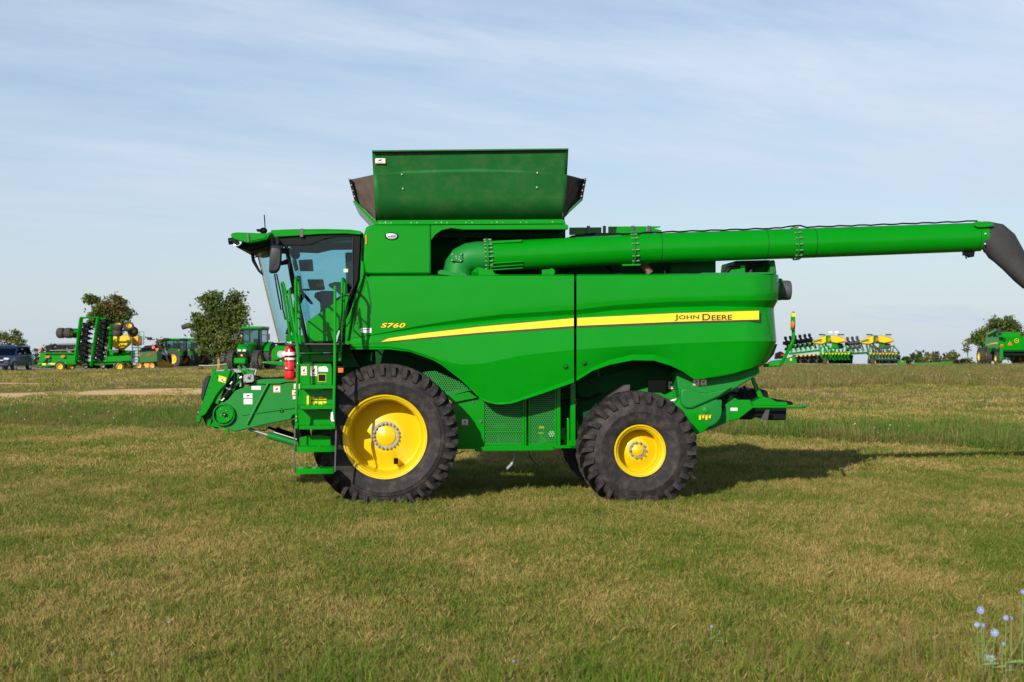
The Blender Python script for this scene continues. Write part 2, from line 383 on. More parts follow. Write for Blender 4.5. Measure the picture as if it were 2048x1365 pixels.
def letters(txt, x0, x1, ya, yb, name, mat, off, sh, halo=None, slope=0, shear=0, bold=0, sc=False, hb=.04, sp=1.0):
    vs, fs = textmesh(txt, 1, shear, bold, sp, sc)
    a = min(v[0] for v in vs); b = max(v[0] for v in vs); c = min(v[1] for v in vs); d = max(v[1] for v in vs)
    mp = lambda v: (x0 + (v[0] - a) / (b - a) * (x1 - x0), yb - (v[1] - c) / (d - c) * (yb - ya) + slope * ((v[0] - a) / (b - a)))
    if halo:
        hv, hf = textmesh(txt, 1, shear, bold + hb, sp, sc)
        o = onshield([mp(v) for v in hv], hf, off - .003); o.build(name + '_outline', halo, sh, smooth=0)
    onshield([mp(v) for v in vs], fs, off).build(name, mat, sh, smooth=0)
letters('S760', 761.5, 811, 646.5, 656, 'model_lettering', YD, .012, front_sh, DP, shear=.25, bold=.03, hb=.045, sp=1.05)
letters('John', 1349.3, 1398, 629.2, 642.2, 'maker_lettering', DP, .016, rear_sh, YD, slope=-.9, bold=.018, sc=True, hb=.05, sp=1.04)
letters('Deere', 1404.5, 1464, 628.2, 641.2, 'maker_lettering', DP, .016, rear_sh, YD, slope=-.9, bold=.018, sc=True, hb=.05, sp=1.04)
# latch knobs and little decals on the shields
for x, y, sh in ((1131.5, 734, front_sh), (1169, 727, rear_sh)):
    p = M(x, y, SV(x, y)); MB().lathe([(.01, .036), (-.006, .036), (-.008, .027), (.004, .024)], p, (0, 1, 0), 18).build('latch', BK, sh)
    MB().cyl(p + Vector((-.008, -.012, .004)), p + Vector((.012, 0, -.004)), .009, n=8).build('latch_key', SD, sh)
def decal(x0, y0, x1, y1, v, parent, name='warning_decal', border=OR, mark=True, off=.004, band=0, fill=WH):
    mb = MB(); f = .9
    Q(mb.m(0), x0, y0, x1, y1, v - off, v - off + .003)
    Q(mb.m(1), x0 + f, y0 + f + band, x1 - f, y1 - f, v - off - .002, v - off)
    if mark:
        w = x1 - x0; h = y1 - y0; cx = (x0 + x1) / 2; cy = (y0 + y1) / 2 + band / 2
        P(mb.m(2), [(cx - w * .25, cy + h * .1), (cx - w * .05, cy - h * .18), (cx + w * .22, cy - h * .22), (cx + w * .05, cy - h * .02), (cx + w * .25, cy + h * .12), (cx, cy + h * .06)], v - off - .004, v - off - .001)
        Q(mb, cx - w * .3, y1 - f - h * .16, cx + w * .3, y1 - f - h * .1, v - off - .004, v - off - .001)
    return mb.build(name, [border or WH, fill, BK], parent, smooth=0)
v_ = SV(732, 661); mb = MB(); Q(mb.m(0), 721, 656.5, 743, 666, v_ - .006, v_ - .002); Q(mb.m(1), 726, 659, 739, 660.5, v_ - .008, v_ - .004); mb.build('paper_label', [WH, GD], front_sh, smooth=0)
# ---- core hull
mb = MB()
P(mb, [(735, 556), (1548, 549), (1549, 616), (1545, 690), (1516, 734), (1395, 760), (1300, 775), (1160, 800), (1150, 800), (905, 800), (880, 775), (720, 735), (700, 700)], 1.25, 2.35)
P(mb, [(741, 553), (1146, 551), (1146, 620), (741, 640)], .58, 1.2); P(mb, [(1155, 551), (1500, 549), (1500, 620), (1155, 620)], .58, 1.2)
mb.build('chassis', GI, HV, bevel=.02)
mb = MB(); P(mb, [(1420, 549.5), (1553, 548), (1555, 601), (1547, 616), (1547, 681), (1551, 686), (1543, 704), (1520, 732), (1420, 752)], .8, 2.8); mb.build('rear_hood', G, HV, bevel=.04)
mb = MB(); P(mb, [(1547, 690), (1556, 688), (1548, 710), (1532, 728), (1524, 727)], 1.0, 2.6); mb.build('rear_door', GD, HV, bevel=.02)
# far side panel, mirror image in short: gives the machine its other flank
mb = MB(); vf = 3.15
P(mb, [(738, 553), (1557, 550), (1548, 616), (1552, 684), (1522, 732), (1395, 759), (1342, 732), (1308, 722), (1264, 721), (1219, 730), (1153, 764), (1025, 807), (992, 809), (963, 800), (922, 760), (883, 730), (820, 704), (700, 699)], vf - .06, vf)
o = mb.build('side_shield', G, HV, bevel=.01)
# ---- upper tower beside the tank
mb = MB(); P(mb, [(729, 470), (731, 458), (737, 452), (745, 450), (862, 450), (862, 548.5), (731, 548.5), (727, 520)], .52, 1.35); tower = mb.build('tank_side_panel', G, HV, bevel=.05, seg=3)
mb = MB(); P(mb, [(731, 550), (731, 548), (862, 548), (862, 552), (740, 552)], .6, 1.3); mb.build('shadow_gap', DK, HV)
p = M(783.5, 473, .52); mb = MB(); 
mb.m(0).lathe([(0, .098), (-.012, .095), (-.02, .083), (-.016, .078)], (0, 0, 0), (0, 1, 0), 28); mb.m(1).lathe([(-.014, .08), (-.02, .06), (-.021, .001)], (0, 0, 0), (0, 1, 0), 28)
mb.m(0)
for i in range(5): mb.box(-.055 + i * .022, -.037 + i * .022, -.024, -.019, -.012 + .008 * (i % 2), .014)
o = mb.build('oval_badge', [BK, LAMP], tower, loc=p); o.scale = (1, 1, .58)
mb = MB(); P(mb, [(862, 451), (1133, 449), (1137, 452), (1136, 459), (926, 459.5), (903, 456.5), (884, 460.5), (870, 470), (863, 480), (862, 480)], .52, .62); mb.build('tank_side_panel', G, HV, bevel=.008)
mb = MB(); P(mb, [(863, 452), (1131, 449.5), (1131, 458), (863, 458)], .62, 1.6); P(mb, [(863, 458), (1132, 459), (1127, 476), (863, 476)], 1.2, 1.6)
P(mb, [(750, 450), (1131, 449), (1131, 560), (750, 560)], 1.55, 2.9); mb.build('grain_tank', GI, HV, bevel=.01)
mb = MB(); T(mb, [(921, 486, 1.3), (922, 470, 1.3)], .085, 14); mb.build('tank_fitting', GI, HV)
# hinge flange and cover
mb = MB(); P(mb, [(748, 450), (1131, 448), (1131, 445), (749, 447)], .56, .9); P(mb, [(749, 448), (750, 441), (1129, 439), (1131, 446)], .66, .69); hf = mb.build('hinge_flange', G, HV, bevel=.004)
mb = MB()
for c in (771, 883, 994, 1105):
    for d in (-11, 0, 11): mb.cyl(M(c + d, 446.5 - (1.5 if d == 0 else 0), .66), M(c + d, 446.5 - (1.5 if d == 0 else 0), .645), .012, n=8)
    P(mb, [(c - 8, 448), (c + 8, 448), (c + 8, 446.6), (c - 8, 446.6)], .64, .66)
for c in (828, 938, 1047):
    for d in (-6, 6): mb.cyl(M(c + d, 446, .66), M(c + d, 446, .645), .012, n=8)
mb.build('hinge_bolts', ST, hf)
def covp(x, y):   # plane of the cover: leans out over the near side
    return .72 - .46 * (441 - y) / 140
rows = []
TOPC = [(744, 301.5), (1137, 297.5)]; ARC1 = [(744, 350), (769, 348.5), (815, 342), (883, 339.5), (947, 338), (1010, 340), (1061, 343), (1112, 347), (1136, 349)]
ARC2 = [(744, 350.6), (769, 349.2), (815, 347), (883, 345), (947, 344), (1010, 344.5), (1061, 346), (1112, 347.8), (1136, 349.6)]
for k, (cur, st) in enumerate((([(744, 301.5), (1137, 297.5)], 0), ([(745, 309), (1136, 305)], 0), (ARC1, 0), (ARC2, -.05), ([(748, 395), (1132, 395)], -.045), ([(751, 443), (1129, 440.5)], -.04))):
    xl = 744 + (7 * max(0, (cur[0][1] - 301)) / 142); xr = 1137 - (8 * max(0, (cur[0][1] - 301)) / 142)
    line = []
    for i in range(41):
        x = xl + (xr - xl) * i / 40; y = interp(x, cur); line.append(M(x, y, covp(x, y) + st))
    rows.append(line)
cov = MB().grid(rows).build('tank_cover', GH, HV, smooth=4, solid=.012)
mb = MB(); P(mb, [(744, 303.8), (1137, 299.8), (1137, 297), (744, 301)], .2, .3); mb.build('cover_lip', GD, cov, bevel=.004)
mb = MB(); P(mb, [(750, 308), (1131, 304), (1131, 301), (750, 305)], .26, .29); mb.build('lip_channel', FG, cov)
mb = MB()
for x, y in ((804, 349.5), (806, 378), (1075, 346.5), (1074, 375.5)): mb.cyl(M(x, y, covp(x, y)), M(x - .5, y - .5, covp(x, y) - .07), .012, n=8)
mb.build('cover_studs', ST, cov)
decal(750, 315.5, 771, 327.5, covp(760, 322) - .01, cov, mark=True)
mb = MB(); P(mb, [(744.3, 301), (746.5, 301), (752.5, 443), (750.5, 443)], .24, .26)
# canvas ends and end covers
def canvas(pts, v0, v1, name, mat):
    mb = MB(); n = 9
    A, Bp, Cc, D = [Vector((p[0], p[1], 0)) for p in pts]
    rows = []
    for j in range(n):
        line = []
        for i in range(n):
            s, t = i / (n - 1), j / (n - 1); q = A * (1 - s) * (1 - t) + Bp * s * (1 - t) + Cc * s * t + D * (1 - s) * t
            v = v0 + (v1 - v0) * s + .045 * math.sin(7 * t + 4 * s) * math.sin(math.pi * t) * math.sin(math.pi * s) + .03 * math.sin(13 * (s - t))*math.sin(math.pi * t)
            line.append(M(q.x, q.y, v))
        rows.append(line)
    return mb.grid(rows).build(name, mat, HV, smooth=60, solid=.01)
canvas([(701, 359.5), (748, 350), (752, 441), (713, 404)], 1.0, .62, 'canvas_gusset', FB)
canvas([(1170, 359.5), (1128, 349), (1124, 437), (1161, 400)], 1.05, .62, 'canvas_gusset', FB)
for a in (((748, 449), (705, 402), (712, 403), (750, 442)), ((1128, 437), (1165, 399), (1160, 399), (1126, 432))):
    mb = MB(); P(mb, a, .7, 2.9); mb.build('end_cover', G if a[0][0] < 900 else GD, HV)
for a in (((696.5, 357), (702, 358.5), (715, 404), (709, 402)), ((1168, 356.5), (1173, 357.5), (1165, 401), (1159, 399))):
    mb = MB(); P(mb, a, .85, 2.75); o = mb.build('cover_bar', BK, HV)
    mb = MB()
    for f in (.05, .3, .55, .8): x = a[0][0] + (a[3][0] - a[0][0]) * f + 2; y = a[0][1] + 45 * f; mb.cyl(M(x, y, .86), M(x, y, .83), .012, n=6)
    mb.build('bar_bolts', ST, o)
mb = MB(); P(mb, [(712, 404), (750, 441), (750, 449), (1128, 437), (1128, 433), (1160, 400)][:3], .9, 1.0); mb.build('cover_bracket', GI, HV)
# ---- unloading tube
def AV(x): return .78 + (x - 975) / 1000 * .14
AC = [(975, 513.5), (1125, 506.5), (1270, 498.5), (1430, 493), (1590, 487.5), (1780, 481), (1968, 474)]
AR = [(975, .224), (1270, .224), (1590, .224), (1968, .218)]
mb = MB(); T(mb, [(x, y, AV(x)) for x, y in AC], [interp(x, AR) for x, _ in AC], 48); aug = mb.build('unloading_tube', G, HV, smooth=40)
for a, b in ((1319, 1320), (1530, 1531), (1626, 1627), (1951, 1952)):
    mb = MB(); y = interp(a, AC); mb.cyl(M(a, y, AV(a)), M(b, y, AV(b)), interp(a, AR) + .002, n=48); mb.build('tube_seam', GI, aug)
mb = MB(); T(mb, [(916, 560, .8), (916, 546, .8), (919, 532, .8), (926, 522, .79), (938, 516, .78), (955, 513.5, .78), (977, 513.5, .78)], .222, 36); elb = mb.build('tube_elbow', GF, HV, smooth=50)
mb = MB(); P(mb, [(876, 543), (882, 540), (912, 546), (918, 540), (936, 552), (940, 556), (876, 549)], .5, .58); mb.cyl(M(912, 556, .8), M(912, 552, .8), .265, n=30); mb.build('elbow_flange', GF, elb, bevel=.004)
mb = MB(); P(mb, [(903, 507), (925.5, 506), (926, 522), (920, 525), (901, 522)], .545, .60); mb.build('elbow_plate', GF, elb, bevel=.01)
mb = MB()
for x, y in ((905, 509), (922, 509), (904, 521), (921, 522), (912, 513), (913, 517), (919, 514), (918, 519)): mb.cyl(M(x, y, .55), M(x, y, .53), .011, n=8)
mb.build('plate_bolts', ST, elb)
def flange(x, extra, th, name='tube_flange', nb=16, hi=False):
    y = interp(x, AC); a = M(x - th, y + .1, AV(x)); b = M(x + th, y - .1, AV(x)); r = interp(x, AR)
    mb = MB(); mb.cyl(a, b, r + extra, n=48); o = mb.build(name, G, aug, bevel=.003)
    d = (b - a).normalized(); X, Y = mb.frame(d); mb = MB()
    for i in range(nb):
        t = 2 * math.pi * (i + .3) / nb; c = a + (X * math.cos(t) + Y * math.sin(t)) * (r + extra * .55)
        mb.cyl(c - d * .025, c + d * (th * 2 * K + .055), .011, n=7)
    mb.build('flange_bolts', ST, aug)
flange(974, .05, 2.4, nb=24); flange(1265, .03, 1.6); flange(1589, .03, 1.6)
for (x0, x1, yt) in ((1243, 1283, 0),):
    for s in (1, -1):
        mb = MB(); P(mb, [(x0, 498 - 31 * s), (x1, 497 - 31 * s), (x1 - 3, 497 - 34.5 * s), (x0 + 3, 498 - 34.5 * s)], .7, .86); mb.build('tube_gusset', G, aug, bevel=.003)
mb = MB()
for yy in (527, 534, 540): P(mb, [(980, yy + 1.6), (1046, yy - 3), (1046, yy - 5), (980, yy - .6)], .56, .68)
mb.build('saddle_rails', G, aug, bevel=.003)
mb = MB(); P(mb, [(972, 483), (1044, 479.5), (1044, 484), (972, 488)], .62, .9); mb.build('saddle_plate', G, aug)
mb = MB(); P(mb, [(957, 552), (957, 536), (966, 537), (985, 541), (990, 548), (1012, 551)], .55, .7); mb.cyl(M(949, 549, .6), M(962, 538, .7), .06, n=14); mb.build('pivot_bracket', G, HV, bevel=.005)
mb = MB(); P(mb, [(1084, 551), (1084, 540), (1098, 539), (1098, 551)], .58, .62); mb.cyl(M(1103, 544, .55), M(1103, 544, .63), .05, n=14); mb.build('tube_saddle', G, HV)
mb = MB(); pts = []
for i in range(0, 64):
    x = 1140 + i * 12.8
    if x > 1945: break
    y = interp(x, AC) - 32 - (3 if abs(x - 1589) < 16 else 0) - (2 if abs(x - 1265) < 14 else 0) + .8 * math.sin(i * 1.9); pts.append((x, y + (1.5 if x < 1250 else 0), AV(x)))
T(mb, pts + [(1955, 442.5, .92)], .013, 6); mb.build('tube_cable', BK, aug)
mb = MB()
rings = []
for cx, cy, h, an in ((1966, 474, 30.5, 0), (1975, 475, 32, 8), (1992, 482, 37, 24), (2008, 497, 35, 38), (2026, 520, 29, 46), (2046, 546, 24, 48), (2062, 565, 21, 49)):
    a = R(an); rr = []
    for i in range(28):
        t = 2 * math.pi * i / 28; q = h * math.cos(t) * (1 + .03 * math.sin(3 * t + cx * .11)); rr.append(M(cx + math.sin(a) * q, cy - math.cos(a) * q, .92 + .215 * math.sin(t)))
    rings.append(rr)
mb.loft(rings); spout = mb.build('rubber_spout', FG, aug, smooth=50)
mb = MB(); P(mb, [(1950, 452), (1952, 444), (1960, 443), (1985, 446), (1988, 449), (1984, 453), (1965, 455), (1955, 455)], .68, .74); mb.build('spout_bracket', G, aug, bevel=.004)
mb = MB()
for x, y in ((1971, 468), (1970, 488), (1964, 502)): mb.cyl(M(x, y, .7), M(x, y, .67), .014, n=8)
mb.build('spout_bolts', ST, aug)
mb = MB(); P(mb, [(1929, 504), (1950, 503), (1948, 514), (1941, 515), (1937, 511), (1930, 511)], .88, .98); T(mb, [(1931, 510, .9), (1933, 518, .9)], .012, 6); mb.build('spout_lamp', BK, aug)
# ---- engine deck
deck = MB(); P(deck, [(1139, 470), (1139, 455.5), (1203, 455), (1203, 470)], 2.0, 2.06); P(deck, [(1217, 470), (1217, 453.5), (1294, 453), (1294, 466)], 2.0, 2.06); P(deck, [(1300, 465), (1300, 453), (1321, 453), (1321, 455), (1308, 457), (1323, 461), (1323, 466)], 2.0, 2.03); deck.build('deck_panel', G, HV, bevel=.004)
mb = MB(); P(mb, [(1140, 480), (1140, 472), (1185, 466), (1300, 466), (1327, 468), (1327, 480)], 1.4, 1.9); mb.build('deck_cover', BK, HV, bevel=.02)
mb = MB()
for x in (1177, 1209, 1266, 1298): P(mb, [(x - 3, 468), (x - 3, 452), (x + 3, 452), (x + 3, 468)], 1.97, 2.0)
mb.build('deck_latches', SD, HV)
mb = MB(); P(mb, [(1132, 556), (1132, 475), (1340, 480), (1340, 556)], 1.6, 2.2); P(mb, [(1340, 556), (1340, 520), (1432, 519), (1432, 556)], 1.1, 2.2); P(mb, [(1466, 556), (1470, 522), (1542, 520), (1546, 556)], 1.2, 2.2); mb.build('engine_bay', GI, HV, bevel=.02)
mb = MB(); T(mb, [(1280, 520, 1.0), (1300, 548, .95)], .06, 12); mb.build('exhaust_elbow', BRN, HV)
mb = MB(); T(mb, [(1330, 528, 1), (1330, 550, 1)], .02); T(mb, [(1215, 530, 1.1), (1225, 545, 1), (1245, 548, 1)], .035, 8); T(mb, [(1450, 548, 1), (1460, 536, 1), (1480, 534, 1)], .03); T(mb, [(1500, 550, 1.1), (1505, 530, 1.1), (1525, 528, 1.1)], .05, 10); mb.build('engine_hoses', BK, HV)
mb = MB(); P(mb, [(1455, 549), (1455, 540), (1475, 538), (1475, 531), (1490, 531), (1490, 549)], 1.0, 1.1); mb.build('engine_bracket', G, HV)
mb = MB(); P(mb, [(1400, 549), (1404, 546), (1538, 545), (1548, 548)], .6, 1.3); mb.build('deck_ledge', GF, HV)
mb = MB(); P(mb, [(1540, 549), (1541, 521), (1550, 520), (1554, 548)], 1.0, 2.4); mb.build('screen_housing', GD, HV, bevel=.02)
mb = MB(); mb.cyl(M(1552, 579, 1.4), M(1562, 579.5, 1.4), .17, n=30); mb.build('intake_base', GD, HV, bevel=.01)
mb = MB(); c0 = M(1556, 581, 1.4); mb.lathe([(0, .14), (.03, .152), (.155, .152), (.185, .145), (.19, .12), (.10, .11)], c0, (1, 0, 0), 32); mb.build('air_intake', pmat('intake_grey', (.07, .07, .08), .55), HV)
# ---- rear end: side hull, chopper, spreader, tow bar
mb = MB(); P(mb, [(1352, 745), (1518, 733), (1520, 746), (1502, 759), (1472, 777), (1437, 797), (1384, 821), (1368, 819), (1361, 808), (1356, 775)], .72, 2.75); rh = mb.build('straw_hood', GF, HV, bevel=.02)
mb = MB(); P(mb, [(1362, 808), (1361, 790), (1363, 777), (1382, 776), (1400, 785), (1420, 785), (1466, 774), (1437, 795), (1384, 818), (1370, 817)], .66, .74); mb.build('hood_bulge', GF, rh, bevel=.03, seg=3)
mb = MB(); mb.lathe([(.3, .31), (0, .31), (-.02, .30), (-.03, .25), (-.035, .0001)], M(1386, 828, .74), (0, 1, 0), 40)
o = mb.build('chopper_drum', G, HV)
mb = MB(); P(mb, [(1345, 820), (1375, 800), (1444, 800), (1444, 822), (1434, 840), (1414, 851), (1392, 852), (1366, 845)], .74, 2.7); mb.build('chopper_cover', GF, o, bevel=.015)
mb = MB(); mb.lathe([(0, .245), (-.02, .238), (-.03, .2), (-.035, .0001)], M(1411, 822, .74), (0, 1, 0), 36); mb.build('chopper_disc', GF, o)
mb = MB(); mb.ball(M(1412, 821, .72), (.065, .03, .065)); mb.build('chopper_boss', GF, o)
mb = MB()
for i in range(4): Q(mb, 1398 + i * 6.5, 832, 1402 + i * 6.5, 840 - (i % 2) * 3, .69, .70)
for i in range(4): Q(mb, 1399 + i * 6.5, 830.5, 1403.5 + i * 6.5, 831.5, .69, .70)
mb.build('chopper_pictogram', YD, o, smooth=0)
mb = MB(); P(mb, [(1392, 850), (1416, 852), (1436, 842), (1447, 820), (1460, 790), (1506, 818), (1476, 839), (1459, 843), (1430, 856), (1412, 862), (1394, 864)], .95, 2.5); mb.build('spreader_frame', GF, HV, bevel=.01)
mb = MB(); P(mb, [(1462, 812), (1474, 800), (1500, 800), (1506, 816), (1478, 838), (1459, 842)], .9, .95); mb.build('spreader_arm', G, HV, bevel=.006)
mb = MB(); P(mb, [(1476, 786), (1500, 780), (1520, 778), (1535, 782), (1538, 796), (1585, 804), (1588, 810), (1500, 812), (1480, 800)], 1.2, 2.4); P(mb, [(1475, 839), (1500, 812), (1574, 816), (1572, 841), (1537, 841), (1536, 835), (1510, 835), (1504, 840)], 1.1, 2.5); P(mb, [(1455, 795), (1480, 790), (1480, 802), (1455, 802)], 1.0, 1.4); mb.build('straw_spreader', BK, HV, bevel=.02)
mb = MB(); P(mb, [(1532, 820), (1539, 820), (1535, 842), (1521, 840)], .9, .93); mb.build('spreader_vane', SD, HV)
mb = MB(); P(mb, [(1486, 812), (1487, 806), (1506, 804), (1527, 794), (1540, 797), (1553, 804), (1574, 805), (1576, 812)], 1.0, 2.5); mb.build('rear_step', G, HV, bevel=.01)
mb = MB(); T(mb, [(1470, 809.5, 1.2), (1486, 812, .95), (1500, 814, .92), (1606, 814.5, .92), (1611, 812.5, 1.05), (1609, 811.5, 1.5), (1611, 811.5, 2.4)], .022, 10, bend=.08); mb.build('bumper_rail', G, HV)
mb = MB(); P(mb, [(1502, 757), (1508, 756), (1527, 795), (1517, 796)], 1.1, 1.16); P(mb, [(1502, 757), (1508, 756), (1527, 795), (1517, 796)], 2.3, 2.36); mb.build('hood_strut', G, HV)
mb = MB(); T(mb, [(1474, 796, 1.1), (1482, 778, 1.1), (1487, 782, 1.1), (1490, 797, 1.1)], .018); T(mb, [(1488, 772, 1.2), (1494, 790, 1.2), (1500, 797, 1.2)], .02); mb.build('spreader_hose', BK, HV)
decal(1461, 816, 1475, 822, .9, HV, 'paper_label', None, False)
decal(1386, 759, 1399, 771.5, .72, rh); decal(1401, 759, 1413.5, 771.5, .72, rh)
mb = MB(); T(mb, [(1527, 731.5, .9), (1560, 730.5, .8), (1565, 722, .78), (1584, 688, .7), (1587, 679, .7), (1586.5, 660, .7)], .026, 10, bend=.06); lp = mb.build('lamp_arm', G, HV)
mb = MB(); P(mb, [(1582, 661), (1583, 628), (1585, 624), (1588, 623), (1590.5, 625), (1591, 650), (1590, 661)], .62, .66); mb.build('lamp_paddle', G, lp, bevel=.006)
mb = MB(); P(mb, [(1583, 634), (1583, 626), (1590.5, 626), (1590.5, 634)], .612, .618); mb.build('reflector', YD, lp)
mb = MB(); mb.ball(M(1585, 650, .6), (.03, .05, .06)); mb.build('turn_lamp', OL, lp)
# ---- underbody between the axles
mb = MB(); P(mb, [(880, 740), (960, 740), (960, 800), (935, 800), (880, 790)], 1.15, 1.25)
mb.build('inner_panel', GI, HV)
mb = MB(); P(mb, [(845, 745), (870, 742), (938, 772), (945, 782), (885, 786)], .90, .915); mb.build('perforated_screen', SCR, HV, smooth=0)
mb = MB(); P(mb, [(885, 788), (930, 776), (938, 782), (895, 794)], .84, .96); mb.build('screen_ledge', GF, HV, bevel=.004)
mb = MB(); P(mb, [(892, 794), (938, 784), (955, 796), (905, 806)], .84, 1.2); P(mb, [(900, 893), (880, 815), (902, 807), (958, 797), (970, 800), (970, 893)], .90, 1.2); side_low = mb.build('lower_side_panel', G, HV, bevel=.006)
decal(923.5, 838.5, 936.5, 851, .9, side_low)
mb = MB(); mb.cyl(M(946, 804, .9), M(946, 804, .885), .016, n=10); mb.cyl(M(961, 843, .9), M(961, 843, .88), .022, n=10); mb.build('panel_fasteners', SD, side_low)
def framed(x0, x1, y0, y1, bar=None):
    mb = MB(); w = 4
    Q(mb, x0, y0, x0 + w - 1, y1, .89, .93); Q(mb, x1 - w, y0, x1, y1, .89, .93); Q(mb, x0 + w - 1, y1 - 4, x1 - w, y1, .891, .929); Q(mb, x0 + w - 1, y0, x1 - w, y0 + 4, .891, .929)
    if bar: Q(mb, x0 + w - 1, bar, x1 - w, bar + 3, .891, .929)
    o = mb.build('screen_door', G, HV, bevel=.003)
    mb = MB(); Q(mb, x0 + w - 1, y0 + 4, x1 - w, y1 - 4, .905, .908); mb.build('perforated_screen', SCR, o, smooth=0)
framed(966, 1049, 780, 892, 863); framed(1057, 1113, 770, 892)
mb = MB(); Q(mb, 1049.5, 775, 1053, 893, .89, .93); Q(mb, 1113.5, 770, 1121, 893, .88, 1.0); Q(mb, 1134, 837, 1139, 893, .95, 1.0); P(mb, [(1141, 760), (1151, 760), (1151, 893), (1141, 893)], .93, 1.05); mb.build('frame_post', G, HV, bevel=.004)
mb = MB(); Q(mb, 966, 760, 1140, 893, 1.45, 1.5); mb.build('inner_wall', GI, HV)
mb = MB(); P(mb, [(985, 857), (990, 850), (1000, 847), (1012, 850), (1017, 857)], 1.2, 1.4); P(mb, [(996, 890), (996, 868), (999, 868), (999, 890)], 1.1, 1.2); P(mb, [(1031, 890), (1031, 868), (1034, 868), (1034, 890)], 1.1, 1.2); P(mb, [(1078, 885), (1082, 868), (1094, 882), (1094, 885)], 1.1, 1.2); mb.build('drive_parts', G, HV)
mb = MB(); Q(mb, 1078, 853, 1088, 857, 1.1, 1.12); Q(mb, 1077, 865, 1087, 868, 1.1, 1.12); mb.build('yellow_decal', YD, HV)
mb = MB(); mb.cyl(M(1103, 868, 1.1), M(1103, 868, 1.2), .05, n=14); mb.cyl(M(1110, 842, 1.0), M(1112, 842, 1.1), .02); mb.build('drive_pulley', ST, HV)
mb = MB(); P(mb, [(905, 899), (905, 893), (1155, 891), (1155, 897)], .86, 2.7); P(mb, [(950, 903), (951, 895), (1107, 894), (1107, 901.5)], .80, 1.0); P(mb, [(1140, 897), (1140, 882), (1153, 882), (1154, 897)], .86, 1.0); mb.build('belly_frame', G, HV, bevel=.006)
mb = MB(); T(mb, [(1028, 903, 1.2), (1028, 915, 1.2), (1023, 929, 1.2), (1014, 938, 1.15)], .02); mb.build('drain_hose', pmat('clear_hose', (.35, .37, .35), .4), HV)
mb = MB(); T(mb, [(1057, 903, 1.2), (1060, 915, 1.2), (1070, 926, 1.2), (1078, 933, 1.2)], .008, 6); T(mb, [(929, 902, 1.2), (920, 906, 1.2), (905, 911, 1.2)], .008, 6); mb.build('loose_wire', BK, HV)
mb = MB(); P(mb, [(1155, 893), (1155, 842), (1185, 818), (1250, 790), (1260, 893)], 1.3, 1.35); P(mb, [(1245, 790), (1300, 775), (1330, 790), (1352, 780), (1362, 795), (1340, 812), (1300, 830)], 1.0, 1.1); mb.build('rear_frame_plate', G, HV, bevel=.005)
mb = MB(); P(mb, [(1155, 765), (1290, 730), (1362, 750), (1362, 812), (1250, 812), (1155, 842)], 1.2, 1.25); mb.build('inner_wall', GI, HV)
mb = MB(); P(mb, [(1214, 795), (1249, 771), (1260, 770), (1259, 786), (1235, 800)], .8, 1.0); mb.build('axle_guard', SD, HV)
mb = MB(); T(mb, [(1155, 790, 1.1), (1162, 797, 1.05), (1180, 797, 1.05), (1200, 787, 1.1)], .016); mb.build('brake_hose', BK, HV)
mb = MB(); Q(mb, 1296, 760, 1332, 785, .98, 1.04); mb.build('service_panel', DK, HV)
decal(1336, 763, 1348.5, 779, 1.19, HV)
mb = MB(); T(mb, [(1341, 803, .95), (1363, 797, .92)], .03, 12); mb.build('steering_cylinder', ST, HV)
mb = MB(); T(mb, [(770, 875, .5), (770, 875, 3.1)], .16, 16); P(mb, [(740, 830), (800, 830), (830, 893), (740, 893)], 1.1, 2.5); T(mb, [(1283, 900, .5), (1283, 900, 3.1)], .1, 14); P(mb, [(1255, 890), (1270, 850), (1300, 850), (1312, 890)], 1.0, 2.6); mb.build('axle', GI, HV, bevel=.01)
